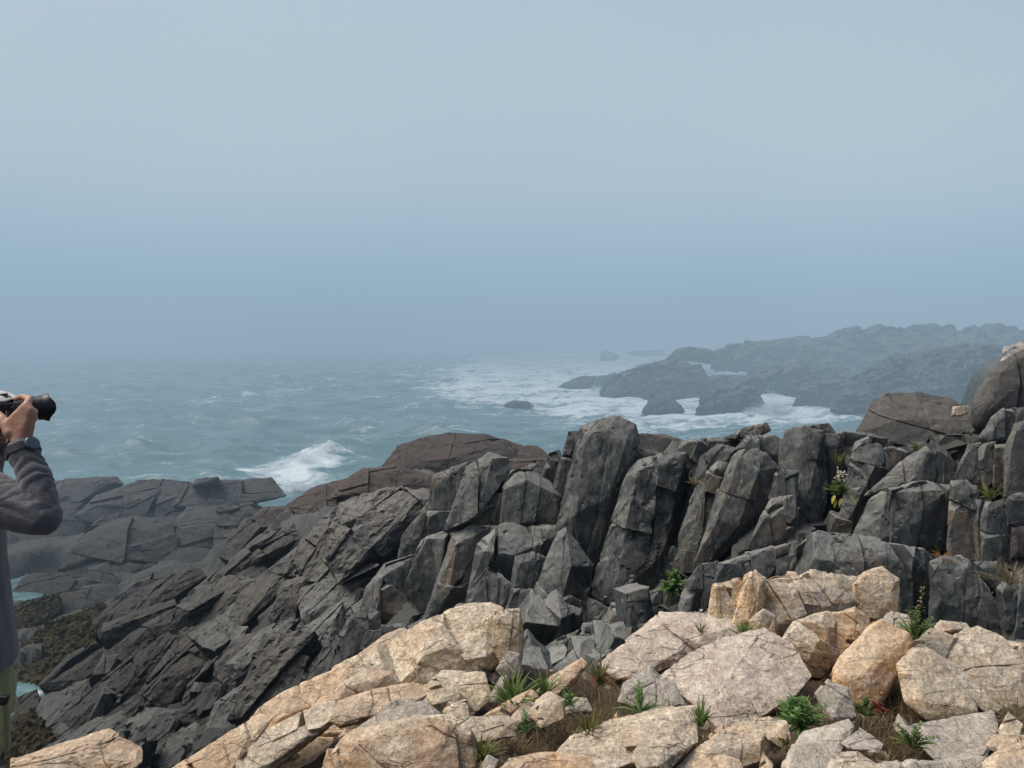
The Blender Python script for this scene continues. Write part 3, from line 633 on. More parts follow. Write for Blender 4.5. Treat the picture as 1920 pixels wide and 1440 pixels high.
# ------------------------------------------------------------------ pale granite in front
G = 'pale granite boulders in front'
p = dict(group=G)
R('rock_ledge', 'long fractured granite ledge under the leaning left slabs', 'pale', 'D', 3.75, [(-420,960),(-260,880),(-60,720),(100,640),(260,650),(420,720),(500,800),(520,900),(420,1010),(-200,1020)], lean=1.0, mat='orange', cap=12, cell=(.5,.3,.25), rot=(0,-.6,0), bulge=.03, thick=.4, **p)
R('boulder', 'large cracked pale ridge with a grey vein, highest of the left ones', 'pale', 'D', 4.45, [(-40,640),(0,575),(100,520),(250,450),(330,400),(450,362),(535,354),(575,375),(590,480),(560,570),(500,610),(300,655),(230,642),(120,625)], [(330,430,-.12),(480,385,-.08),(550,400,-.1),(250,560,-.2),(420,560,-.2),(540,540,-.16)], lean=.7, cap=5, **p)
R('rock_block', 'upright split end block of the large pale ridge', 'pale', 'D', 4.55, [(560,500),(572,374),(662,368),(676,460),(665,570),(600,575)], lean=.3, cell=(.25,.35,.9), rot=(0,.1,0), cap=8, **p)
R('rock_slab', 'narrow orange slab leaning behind the large pale ridge', 'pale', 'D', 4.9, [(-30,600),(60,540),(160,460),(225,436),(248,455),(200,520),(90,590),(0,640)], mat='orange', **p)
R('rock_slab', 'long tan slab running up from the bottom left', 'pale', 'E', 3.55, [(505,960),(570,918),(700,850),(760,800),(800,810),(740,890),(700,960),(600,1000)], mat='orange', **p)
R('rock_slab', 'stepped orange slab end above the long tan slab', 'pale', 'E', 4.1, [(755,800),(790,760),(850,722),(950,688),(1020,650),(1025,725),(900,780),(810,835)], mat='orange', **p)
R('rock_slab', 'cream slab between the stepped orange slab and front boulder', 'pale', 'E', 3.55, [(690,910),(790,840),(900,785),(980,760),(1000,800),(870,885),(800,960),(690,990)], **p)
R('rock_slab', 'rounded tan rock low beside the large pale ridge', 'pale', 'D', 3.95, [(-30,700),(0,640),(90,585),(185,598),(215,640),(130,690),(0,730)], mat='orange', soft=.4, **p)
R('rock_slab', 'lumpy orange rock under the rounded tan rock', 'pale', 'D', 3.65, [(-30,770),(0,700),(130,660),(255,640),(300,682),(262,722),(120,728),(0,790)], mat='orange', soft=.5, **p)
R('boulder', 'smooth grey-pink rock lying above the front left boulder', 'pale', 'D', 3.4, [(75,800),(150,742),(300,705),(358,750),(250,785),(110,835)], mat='greypale', soft=.5, **p)
R('rock_block', 'small grey-pink rock behind the smooth grey-pink one', 'pale', 'D', 3.6, [(138,745),(190,700),(262,697),(275,722),(160,755)], mat='greypale', soft=.4, **p)
R('boulder', 'orange front boulder with a shaded upright grey face', 'pale', 'D', 2.95, [(-60,1000),(-20,860),(60,810),(130,800),(250,772),(390,788),(410,870),(415,1010)], [(290,805,-.06),(285,990,-.16),(80,850,-.14),(395,800,.02)], mat='orange', lean=.55, **p)
R('boulder', 'cream shoulder right of the orange front boulder', 'pale', 'D', 3.0, [(395,840),(430,812),(480,825),(498,880),(500,1000),(400,1010)], lean=.5, **p)
R('rock_slab', 'cream rock tucked behind the orange front boulder', 'pale', 'D', 3.35, [(180,805),(280,758),(400,752),(432,780),(410,815),(250,800)], **p)
R('rock_block', 'cubic pale rock left of the twin angular blocks', 'pale', 'D', 4.0, [(303,692),(315,640),(362,622),(432,650),(432,692),(362,740)], **p)
R('rock_block', 'larger angular pink-tan block below the pale ridge', 'pale', 'D', 4.1, [(375,640),(400,612),(525,592),(552,690),(482,748),(442,695)], [(520,610,-.05),(450,660,-.2),(540,680,-.1)], **p)
R('rock_block', 'small squared rock in front of the angular pink-tan block', 'pale', 'D', 3.75, [(380,742),(400,708),(466,694),(472,762),(440,800)], **p)
R('rock_block', 'tan wedge between pale ridge and angular block', 'pale', 'D', 4.3, [(335,622),(380,588),(455,592),(450,612),(375,632)], **p)
R('rock_block', 'grey upright stone beside the green leafy clump', 'pale', 'D', 4.45, [(578,585),(618,522),(662,530),(672,602),(612,625)], mat='greypale', lean=.3, **p)
R('stone', 'leaning grey stone left of the green leafy clump', 'pale', 'D', 4.15, [(543,698),(590,618),(612,610),(604,660),(575,705)], mat='greypale', **p)
R('rock_slab', 'flat cream rock above the dry grass at bottom centre', 'pale', 'D', 3.55, [(435,805),(490,765),(600,758),(652,775),(642,830),(580,845),(500,855)], **p)
R('stone', 'pale pointed stone standing in the dry grass', 'pale', 'D', 3.75, [(700,742),(730,700),(772,668),(826,700),(822,765),(742,795)], **p)
R('rock_slab', 'thin orange slab lying between leafy clump and pointed stone', 'pale', 'D', 3.95, [(535,755),(600,712),(700,662),(725,688),(610,765)], mat='orange', **p)
R('stone', 'pink stone between thin orange slab and pointed stone', 'pale', 'D', 3.9, [(625,765),(690,705),(735,720),(720,770),(650,790)], mat='pink', **p)
R('rock_slab', 'orange-brown rock behind the spiky reddish plant', 'pale', 'D', 4.35, [(730,665),(770,620),(830,585),(890,546),(908,570),(872,625),(800,680)], mat='orange', **p)
R('stone', 'reddish stone in the soil near the spiky plant', 'pale', 'D', 3.95, [(835,720),(860,690),(910,695),(930,740),(880,760),(840,755)], mat='pink', **p)
R('rock_slab', 'pink upper slab with rough top behind the huge flat boulder', 'pale', 'D', 4.75, [(975,560),(1085,500),(1190,383),(1330,385),(1480,420),(1460,500),(1269,520),(1100,610),(1040,615)], mat='pink', lean=1.0, cap=3, **p)
R('boulder', 'huge flat-faced pinkish boulder, widest in the foreground', 'pale', 'C', 3.85, [(-95,700),(-60,610),(0,565),(60,520),(150,485),(290,448),(385,500),(452,612),(400,675),(340,712),(255,772),(180,812),(60,765)], [(300,470,-.03),(430,610,-.03),(240,690,-.10),(0,640,-.08),(120,700,-.14)], mat='pink', lean=1.15, cap=2, **p)
R('stone', 'shaded stone under the left overhang of the huge flat boulder', 'pale', 'D', 3.9, [(1040,700),(1060,640),(1150,580),(1230,640),(1269,720),(1150,740)], mat='greypale', **p)
R('rock_slab', 'leftmost upright columns of the pale outcrop', 'pale', 'C', 5.1, [(92,410),(115,275),(195,250),(232,255),(200,420),(130,440)], lean=.35, cell=(.2,.35,1.0), rot=(0,.15,0), cap=7, **p)
R('rock_slab', 'second upright columns of the pale outcrop with knobbly tops', 'pale', 'C', 5.05, [(185,425),(230,240),(268,222),(305,250),(305,335),(245,425)], lean=.3, cell=(.22,.35,.8), rot=(0,.15,0), cap=8, **p)
R('rock_block', 'broad central block of the pale outcrop', 'pale', 'C', 5.1, [(300,430),(318,250),(350,233),(490,226),(635,250),(645,335),(560,385),(420,430),(340,460)], [(330,255,-.05),(620,262,-.05),(420,300,-.12),(350,420,-.14),(560,340,-.1)], lean=.5, cell=(.28,.4,.9), rot=(.1,-.3,.1), cap=8, **p)
R('rock_block', 'stub column in front of the broad central block', 'pale', 'C', 4.9, [(248,405),(300,363),(342,388),(352,465),(268,460)], lean=.35, cell=(.3,.4,1.0), **p)
R('rock_block', 'cap stone peeking over the broad central block', 'pale', 'C', 5.6, [(425,245),(478,213),(525,240),(500,262)], **p)
R('rock_block', 'high right block of the pale outcrop with rough white face', 'pale', 'C', 5.2, [(632,262),(690,222),(740,208),(802,255),(802,375),(720,388),(650,365)], lean=.45, cap=3, **p)
R('rock_block', 'split block with dark base in front of the pale outcrop', 'pale', 'C', 4.55, [(365,490),(408,420),(500,383),(562,380),(575,530),(510,605),(440,595),(388,530)], [(420,430,-.1),(555,395,-.1),(480,520,-.2)], lean=.4, **p)
R('rock_block', 'brown-stained block touching the split block\'s right side', 'pale', 'C', 4.6, [(562,385),(640,360),(692,400),(695,442),(640,505),(572,535)], mat='orange', lean=.4, **p)
R('stone', 'small whitish rock right of the high right block', 'pale', 'C', 4.85, [(748,402),(770,368),(832,383),(862,412),(842,455),(790,435)], mat='greypale', **p)
R('boulder', 'tilted brown-and-grey boulder above the red leaves', 'pale', 'C', 4.1, [(556,615),(595,535),(660,470),(722,403),(852,468),(842,515),(772,625),(732,705),(650,705),(588,645)], [(600,550,-.1),(740,510,-.14),(800,520,-.1),(690,600,-.2),(610,620,-.12)], lean=.65, mat='orange', soft=.3, cap=1, **p)
R('boulder', 'wedge boulder with smooth slanting top and shaded underside', 'pale', 'C', 3.9, [(806,575),(868,510),(960,555),(1030,640),(1085,720),(1080,745),(920,772),(835,705)], [(870,520,-.05),(1070,730,-.06),(900,700,-.2),(830,590,-.1),(915,755,-.1)], lean=.7, soft=.3, cap=1, **p)
R('rock_slab', 'long thin slab resting behind the wedge boulder', 'pale', 'C', 4.15, [(895,520),(920,512),(1000,560),(1100,645),(1175,722),(1130,745),(1050,690)], lean=.8, **p)
R('boulder', 'large cream boulder with a sloping face at the right', 'pale', 'C', 4.5, [(965,550),(1018,470),(1060,445),(1105,437),(1185,470),(1262,560),(1268,705),(1200,728),(1100,645)], [(1100,455,-.03),(1040,530,-.1),(1230,650,-.08),(1150,640,-.12)], lean=.9, soft=.25, cap=2, **p)
R('rock_block', 'tan block left of the large cream boulder', 'pale', 'C', 4.75, [(865,490),(900,428),(950,440),(1015,468),(970,540),(890,518)], **p)
R('stone', 'rounded stone on the skyline of the tan block', 'pale', 'C', 5.1, [(938,425),(960,404),(1050,414),(1068,440),(950,448)], soft=.6, **p)
R('rock_block', 'pale rock at the right edge behind the cream boulder', 'pale', 'C', 4.75, [(1180,480),(1230,485),(1330,500),(1330,640),(1262,570)], **p)
R('rock_slab', 'speckled white slab under the wedge boulder', 'pale', 'C', 3.5, [(822,790),(960,768),(1145,735),(1160,790),(1120,905),(960,930),(890,860)], mat='greypale', lean=1.2, cap=1, **p)
R('stone', 'tan stone beside the speckled white slab', 'pale', 'C', 3.55, [(1175,810),(1210,748),(1262,790),(1255,845),(1190,850)], **p)
R('boulder', 'orange-cream rock in the bottom right corner', 'pale', 'C', 3.0, [(1120,930),(1170,890),(1269,855),(1330,850),(1330,1010),(1130,1010)], mat='orange', **p)
R('rock_slab', 'brown shaded rock above the bottom right corner rock', 'pale', 'C', 3.35, [(1130,870),(1160,830),(1240,840),(1330,830),(1330,880),(1180,900)], mat='orange', **p)
R('rock_slab', 'cracked whitish slab at the bottom right of the green clump', 'pale', 'C', 3.2, [(370,960),(400,890),(450,820),(605,778),(628,800),(580,880),(525,1000),(400,1000)], mat='greypale', lean=1.2, **p)
R('rock_slab', 'flat grey slab right of the cracked whitish slab', 'pale', 'C', 3.3, [(595,858),(660,808),(742,862),(725,895),(620,880)], mat='greypale', lean=1.2, **p)
R('boulder', 'grey angular stone right of the bright green clump', 'pale', 'C', 3.7, [(485,690),(540,628),(612,660),(645,755),(560,778),(518,725)], mat='greypale', lean=.6, **p)
R('boulder', 'round cream rock at the bottom edge', 'pale', 'C', 2.95, [(520,1000),(570,898),(650,893),(745,955),(760,1000)], **p)
R('rock_slab', 'long slab with black striped stains below the huge flat boulder', 'pale', 'C', 3.3, [(-20,960),(60,880),(200,790),(312,773),(372,790),(385,850),(330,905),(240,935),(60,1000)], [(210,810,-.06),(340,840,-.1),(100,900,-.1)], lean=.8, **p)
R('stone', 'orange rock lumps at the bottom edge under the striped slab', 'pale', 'C', 2.9, [(20,1000),(50,930),(150,903),(205,925),(240,1000)], mat='orange', **p)
R('stone', 'small orange stone standing at the bottom edge', 'pale', 'C', 2.95, [(275,985),(300,898),(335,940),(330,985)], mat='orange', **p)
R('rock_slab', 'big flat tan slab with a branching crack at bottom centre', 'pale', 'D', 3.2, [(815,890),(870,835),(1000,780),(1180,738),(1290,730),(1300,850),(1200,960),(1000,1000),(930,900)], lean=1.4, cap=3, **p)
R('boulder', 'smooth orange-pink rock at the bottom edge, left of the tan slab', 'pale', 'D', 2.9, [(560,1000),(640,918),(780,893),(905,912),(980,1000)], mat='orange', soft=.4, **p)
R('stone', 'grey wedge stone at the bottom edge by the dry grass', 'pale', 'D', 2.95, [(495,985),(545,903),(580,925),(560,985)], mat='greypale', **p)
R('boulder', 'orange layered boulder at the bottom left beside the trousers', 'pale', 'E', 2.95, [(40,1000),(55,925),(180,888),(318,842),(350,868),(405,882),(412,1000)], [(180,910,-.08),(320,862,-.06),(390,930,-.08)], mat='orange', cell=(.8,.5,.16), rot=(0,-.25,0), **p)
R('stone', 'flat tan stones along the bottom edge below the grey slab', 'pale', 'C', 3.05, [(725,935),(830,922),(950,930),(1040,960),(940,1000),(740,990)], mat='greypale', **p)
R('stone', 'low tan stone left of the corner rock', 'pale', 'C', 3.15, [(960,930),(1040,905),(1120,912),(1140,960),(1000,985)], mat='greypale', **p)
R('stone', 'brown stone in the soil left of the striped slab', 'pale', 'C', 3.6, [(0,800),(30,765),(80,760),(95,800),(60,830),(10,830)], **p)
R('stone', 'rough tan stone beside the brown stone in the soil', 'pale', 'C', 3.45, [(95,830),(130,805),(165,815),(160,850),(110,855)], mat='orange', **p)
# ------------------------------------------------------------------ the ground under and behind the rocks
def make_ground():
    # foreground shelf and sea floor controls
    pts = list(CTRL)
    for x in np.linspace(-4, 4, 9):
        pts += [(x, -1, 7.15), (x, 1.2, 7.2), (x, 2.2, 7.2)]
    for Y in np.geomspace(40, 60, 4):
        for x in np.linspace(-1, .5, 8): pts.append((x * Y, Y, -3))
    for x in np.linspace(-14, 2, 8): pts.append((x, 36.5, -2.2))
    for x, y in ((60, 1290), (75, 1320), (45, 1330), (100, 1300)):
        q = on_z(x, y, -.25); pts.append(tuple(q))
    for x in (2, 4, 6, 8): pts += [(x, 19, .5), (x, 24, -2.5), (x * 1.6, 32, -3)]
    pts += [*[tuple(at(x, y, d) + np.array((0, 0, .3))) for x, y, d in ((80, 1030, 28), (110, 1090, 25), (60, 1180, 22), (100, 1180, 21), (60, 1230, 19.5), (130, 1240, 19), (300, 1080, 24), (0, 1010, 30), (20, 1150, 23), (10, 1250, 20), (10, 1380, 16), (-200, 1000, 29), (-200, 1200, 21), (-150, 1350, 17), (150, 1120, 23), (200, 1010, 28))], (12, 12, 6.8), (16, 16, 6), (20, 25, 4), (24, 34, 2)]
    for x, y, d in ((560, 1500, 5.0),):
        q = at(x, y, d); pts += [(q[0], q[1], q[2] - .6)] * 2
    for x, Y, z in ((-2.6, 4.6, 4.4), (-1.9, 4.6, 4.6), (-1.4, 5.2, 4.6), (-3.2, 6, 2.8), (-2.2, 6.4, 3.0), (-1.2, 6.6, 3.6), (-.5, 6.4, 4.4), (-4, 8, 1.6), (-3, 8.2, 1.6), (-2, 8.4, 2.2), (-1, 8.2, 3.0), (-4.5, 10.5, 1.0), (-3.4, 10.5, 1.3)):
        pts += [(x, Y, z)] * 2
    for x in np.linspace(-.6, 4.5, 10): pts += [(x, 6.3, 5.9)] * 2
    C = np.array(pts)
    nx, ny = 520, 560
    ys = 0.2 * (60 / 0.2) ** np.linspace(0, 1, ny); ys = np.linspace(.5, 1, ny) * 0 + np.interp(np.linspace(0, 1, ny), [0, .08, .55, 1], [-1.5, 2.2, 18, 62])
    us = np.linspace(-1, 1, nx)
    Yg = np.repeat(ys, nx); X = np.tile(us, ny) * (3.0 + np.clip(Yg, 0, 99) * .85)
    Z = np.zeros(len(X))
    for s in range(0, len(X), 20000):
        dx = X[s:s + 20000, None] - C[None, :, 0]; dy = Yg[s:s + 20000, None] - C[None, :, 1]
        w = 1 / ((dx * dx + dy * dy) / (.15 + .05 * np.abs(C[None, :, 1])) ** 2 + .25) ** 2.2
        Z[s:s + 20000] = (w * C[None, :, 2]).sum(1) / w.sum(1)
    P = np.stack((X, Yg, Z), 1)
    soil = np.clip((5.9 - Yg) / .5, 0, 1)
    rk = np.clip((Yg - 5.6) / 2.5, 0, 1)
    Rm = rotmat(.2, -.58, .77)
    Q = P @ Rm
    g, h, t, i1 = worley(Q / np.array((2.1, .7, .5)), 77)
    g2, h2, t2, i2 = worley(Q / np.array((.9, .28, .22)), 78)
    P[:, 2] += rk * np.clip(1.5 - Yg / 20, .15, 1) * (.25 * h - .18 * np.clip(1 - g / .10, 0, 1)) + (1 - rk) * .03 * fbm(P * 3.1, 5, 5)
    G = P.reshape(ny, nx, 3)
    du = np.gradient(G, axis=1); dv = np.gradient(G, axis=0)
    no = np.cross(du, dv).reshape(-1, 3); no /= np.linalg.norm(no, axis=1)[:, None]
    P2 = facet(P, no, i1, .8, .2, .10, 1.2); P2 = facet(P2, no, i2, .8, .2, .05)
    P = P + (P2 - P) * (rk * np.clip(1.6 - Yg / 20, .2, 1))[:, None]
    idx = np.arange(nx * ny).reshape(ny, nx)
    Fc = np.stack((idx[:-1, :-1], idx[:-1, 1:], idx[1:, 1:], idx[1:, :-1]), -1).reshape(-1, 4)
    me = bpy.data.meshes.new("ground"); fast_mesh(me, P, Fc)
    o = bpy.data.objects.new("ground", me); COL.objects.link(o)
    me.set_sharp_from_angle(angle=math.radians(17)); me.materials.append(M['dark']); me.materials.append(M['soil'])
    mi = (np.repeat(ys[:-1], nx - 1) < 5.7).astype(np.int32)
    me.polygons.foreach_set("material_index", mi)
    a = me.attributes.new("cav_shade", 'FLOAT', 'POINT'); a.data.foreach_set("value", (rk * np.clip(.85 - .4 * np.clip((Yg - 14) / 8, 0, 1) + .3 * np.clip(1 - g / .15, 0, 1), 0, 1)).astype(np.float32))  # shade between the slabs, painted as darker ground colour
    tag(o, kind='structure')
    return P.reshape(ny, nx, 3)
M['soil'] = rock_mat("soil", [(.035, .026, .017), (.06, .045, .03), (.10, .078, .052)], (.012, .009, .006), warm=(.09, .05, .03, .5), scale=5, crack_s=3, bump=1.0)
# ------------------------------------------------------------------ the sea
def make_sea():
    ys = [13.0]
    while ys[-1] < 330: ys.append(ys[-1] * 1.0052)
    while ys[-1] < 5000: ys.append(ys[-1] * 1.12)
    ys = np.array(ys)
    us = np.linspace(-1.0, 1.0, 620)
    X = (us[None, :] * ys[:, None] * 1.0).ravel(); Yv = np.repeat(ys, len(us))
    P = np.stack((X, Yv, np.zeros_like(X)), 1)
    r = np.random.RandomState(5)
    H = np.zeros(len(P)); DX = np.zeros(len(P)); DY = np.zeros(len(P))
    main = math.radians(-112)                               # swell runs towards the shore
    fade = np.clip((330 - Yv) / 200, 0, 1)
    for k in range(46):
        lam = 0.9 * (1.073 ** k)
        th = main + r.normal() * .55
        amp = 0.0135 * lam * (0.55 + .9 * r.rand()) * (1.0 if lam < 9 else .7)
        kx, ky = math.cos(th) * 2 * PI / lam, math.sin(th) * 2 * PI / lam
        ph = kx * X + ky * Yv + r.rand() * 6.28
        ok = np.clip((lam / (Yv * .0052) - 2) / 3, 0, 1)
        env = .65 + .6 * vnoise(np.stack((X / (lam * 4.1), Yv / (lam * 4.1), X * 0 + k * 3.1), 1), 50 + k)
        a = amp * ok * env
        H += a * np.sin(ph)
        DX += a * .75 * math.cos(th) * np.cos(ph); DY += a * .75 * math.sin(th) * np.cos(ph)
    calm = np.clip((Yv - 17) / 22, .12, 1); H *= calm; DX *= calm; DY *= calm
    px, py = project(P)
    # where the water is broken white: ellipses (px, py, rx, ry, strength)
    foam = np.zeros(len(P)) - .34
    for (a, b, rx, ry, s) in FOAM:
        q = ((px - a) / rx) ** 2 + ((py - b) / ry) ** 2
        foam += s * np.exp(-q)
    foam = np.minimum(foam, .40)
    foam += .10 * np.clip(H / .5, -1, 1.4)
    for (a, b, rx, ry, s) in CREST:
        q = ((px - a) / rx) ** 2 + ((py - b) / ry) ** 2
        H += s * np.exp(-q) * (1 + .5 * fbm(P * .9, 9, 4))
    P[:, 0] += DX * fade; P[:, 1] += DY * fade; P[:, 2] = H * fade
    n, m = len(ys), len(us)
    idx = np.arange(n * m).reshape(n, m)
    Fc = np.stack((idx[:-1, :-1], idx[:-1, 1:], idx[1:, 1:], idx[1:, :-1]), -1).reshape(-1, 4)
    me = bpy.data.meshes.new("sea")
    fast_mesh(me, P, Fc)
    o = bpy.data.objects.new("sea", me); COL.objects.link(o)
    at_ = me.attributes.new("foam", 'FLOAT', 'POINT'); at_.data.foreach_set("value", foam.astype(np.float32))
    mt, t = new_mat("sea_water")
    pos = t.n('ShaderNodeNewGeometry').outputs['Position']
    fa = t.n('ShaderNodeAttribute', attribute_name="foam").outputs['Fac']
    mp = t.n('ShaderNodeMapping', i={0: pos, 'Scale': (.42, 1.0, 1.0), 'Rotation': (0, 0, .25)}).outputs[0]
    w = t.noise(pos, .35, 3)
    wv = t.n('ShaderNodeVectorMath', operation='MULTIPLY_ADD', i={0: t.n('ShaderNodeTexNoise', i={'Vector': pos, 'Scale': .5, 'Detail': 3.0}).outputs[1], 1: (3.0, 3.0, 0), 2: mp}).outputs[0]
    n1 = t.noise(wv, .55, 7, .68)
    vo = t.n('ShaderNodeTexVoronoi', feature='DISTANCE_TO_EDGE', i={'Vector': wv, 'Scale': .8}).outputs[0]
    lace = t.step(vo, 0.0, .28, .16, -.1)
    v = t.math('ADD', t.math('ADD', fa, t.math('MULTIPLY', t.math('SUBTRACT', n1, .5), 2.7)), lace)
    f = t.step(v, -.10, .62)
    tint = t.step(v, -.6, .35)
    dp = t.noise(pos, .06, 3)
    deep = t.mix(dp, (.062, .142, .150), (.10, .19, .198))
    wc = t.mix(tint, deep, (.16, .265, .285))
    fc = t.mix(t.noise(pos, 4, 4), (.62, .68, .70), (.93, .95, .95))
    c = t.mix(f, wc, fc)
    ro = t.mix(f, (.16,) * 3, (.9,) * 3)
    hs = t.math('ADD', t.noise(mp, 2.2, 5, .6), t.math('MULTIPLY', f, t.noise(pos, 2.6, 6, .7)))
    bp = t.n('ShaderNodeBump', i={'Height': hs, 'Strength': .55, 'Distance': .18})
    b = t.n('ShaderNodeBsdfPrincipled', i={'Base Color': c, 'Roughness': ro, 'IOR': 1.33, 'Normal': bp.outputs[0]})
    ou = t.n('ShaderNodeOutputMaterial'); t.link(b.outputs[0], ou.inputs[0])
    me.materials.append(mt)
    tag(o, kind='structure')
    return o

# px, py, rx, ry, strength : broken white water, traced in the photo and laid on the sea
FOAM = [(1000, 742, 170, 18, .55), (890, 722, 100, 14, .45), (1110, 772, 160, 12, .5), (1230, 775, 120, 12, .4), (1000, 688, 140, 24, .95), (1130, 668, 150, 20, .95), (1090, 712, 140, 20, .8), (880, 697, 90, 13, .45), (1250, 735, 140, 26, .75), (960, 735, 120, 14, .4), (1330, 800, 200, 18, .4), (1500, 775, 150, 16, .6), (1180, 650, 60, 9, .5), (960, 720, 110, 9, .25),
        (930, 752, 60, 8, .25), (1000, 745, 90, 8, .2), (1130, 758, 120, 10, .45), (1300, 770, 140, 14, .5), (1450, 762, 70, 20, .65),
        (1560, 757, 50, 10, .5), (1230, 800, 140, 14, .25), (1180, 725, 45, 22, .4), (1360, 690, 45, 9, .55), (540, 731, 40, 6, .35),
        (500, 742, 60, 5, .15), (700, 690, 40, 5, .12), (555, 876, 75, 14, 1.0), (640, 862, 65, 8, .9), (510, 892, 45, 12, .7), (555, 908, 40, 12, .8), (470, 880, 30, 8, .5),
        (75, 1302, 26, 5, .6), (1420, 640, 60, 5, .3), (1010, 640, 120, 6, .22), (300, 700, 30, 4, .12)]
CREST = [(610, 862, 45, 10, .9), (650, 858, 40, 8, .5), (550, 872, 40, 10, .5)]
# ------------------------------------------------------------------ the photographer at the left edge
def sphere_pts(c, r, n=42):
    k = np.arange(n) + .5; ph = np.arccos(1 - 2 * k / n); th = PI * (1 + 5 ** .5) * k
    d = np.stack((np.cos(th) * np.sin(ph), np.sin(th) * np.sin(ph), np.cos(ph)), 1)
    return np.array(c) + d * np.array(r)
def ring_pts(c, hx, hy, n=22, z=0.0):
    a = np.arange(n) * 2 * PI / n
    ex = .82
    return np.stack((c[0] + hx * np.sign(np.cos(a)) * np.abs(np.cos(a)) ** ex, c[1] + hy * np.sign(np.sin(a)) * np.abs(np.sin(a)) ** ex, np.full(n, c[2] + z)), 1)

def fuse(name, hulls, mat, voxel, parent, org, smooth=4, disp=None):
    me = bpy.data.meshes.new(name); bm = bmesh.new()
    for h in hulls:
        b = hull_bm(h); bmesh.ops.recalc_face_normals(b, faces=b.faces[:]); tmp = bpy.data.meshes.new("t"); b.to_mesh(tmp); b.free(); bm.from_mesh(tmp); bpy.data.meshes.remove(tmp)
    bm.to_mesh(me); bm.free()
    o = bpy.data.objects.new(name, me); COL.objects.link(o)
    md = o.modifiers.new("r", 'REMESH'); md.mode = 'VOXEL'; md.voxel_size = voxel
    if smooth:
        s = o.modifiers.new("s", 'SMOOTH'); s.factor = .5; s.iterations = smooth
    dg = bpy.context.evaluated_depsgraph_get(); dg.update()
    m2 = bpy.data.meshes.new_from_object(o.evaluated_get(dg)); o.modifiers.clear(); o.data = m2; bpy.data.meshes.remove(me); m2.name = name
    n = len(m2.vertices); co = np.empty(n * 3, np.float32); m2.vertices.foreach_get("co", co); co = co.reshape(-1, 3).astype(float)
    if disp is not None:
        no = np.empty(n * 3, np.float32); m2.vertices.foreach_get("normal", no)
        co = co + no.reshape(-1, 3) * disp(co)[:, None]
    m2.vertices.foreach_set("co", (co - np.array(org)).astype(np.float32).ravel())
    m2.polygons.foreach_set("use_smooth", np.ones(len(m2.polygons), bool))
    m2.materials.clear(); m2.materials.append(mat); m2.update()
    o.parent = parent
    return o

def chain(pts, closed=True):
    """tapered capsules through (point, radius) pairs"""
    return [np.concatenate((sphere_pts(a, ra), sphere_pts(b, rb))) for (a, ra), (b, rb) in zip(pts[:-1], pts[1:])]

def lathe(name, prof, c, ax, mat, parent, org, n=48):
    """prof = [(along, radius)] about an axis"""
    ax = unit(np.array(ax, float)); u = unit(np.cross(ax, (0, 0, 1.0))); v = np.cross(ax, u)
    V, Fc = [], []
    for (s_, r) in prof:
        for k in range(n):
            a = k * 2 * PI / n; V.append(np.array(c) + ax * s_ + (u * math.cos(a) + v * math.sin(a)) * r - np.array(org))
    for i in range(len(prof) - 1):
        for k in range(n): Fc.append((i * n + k, i * n + (k + 1) % n, (i + 1) * n + (k + 1) % n, (i + 1) * n + k))
    Fc.append(tuple(range(n))[::-1]); Fc.append(tuple((len(prof) - 1) * n + k for k in range(n)))
    o = mesh_obj(name, V, Fc, mat, parent); o.data.set_sharp_from_angle(angle=math.radians(30)); return o

def cloth_mat(name, a, b, scale, fibre=.5):
    m, t = new_mat(name); p = t.n('ShaderNodeTexCoord').outputs['Object']
    h1 = t.noise(p, scale, 3, .7); h2 = t.step(t.noise(t.n('ShaderNodeMapping', i={0: p, 'Scale': (110, 110, 420)}).outputs[0], 1.0, 3), .25, .75)
    big = t.noise(p, 7, 4)
    c = t.mix(t.step(h1, .3, .7), a, b); c = t.mix(.5, c, t.mix(h2, (.72, .72, .72), (1.28, 1.28, 1.28)), 'MULTIPLY')
    c = t.mix(.5, c, t.mix(big, (.7, .7, .7), (1.3, 1.3, 1.3)), 'MULTIPLY')
    bp = t.n('ShaderNodeBump', i={'Height': h2, 'Strength': fibre, 'Distance': .002})
    bs = t.n('ShaderNodeBsdfPrincipled', i={'Base Color': c, 'Roughness': .92, 'Specular IOR Level': .15, 'Normal': bp.outputs[0], 'Sheen Weight': .25})
    o = t.n('ShaderNodeOutputMaterial'); t.link(bs.outputs[0], o.inputs[0]); return m

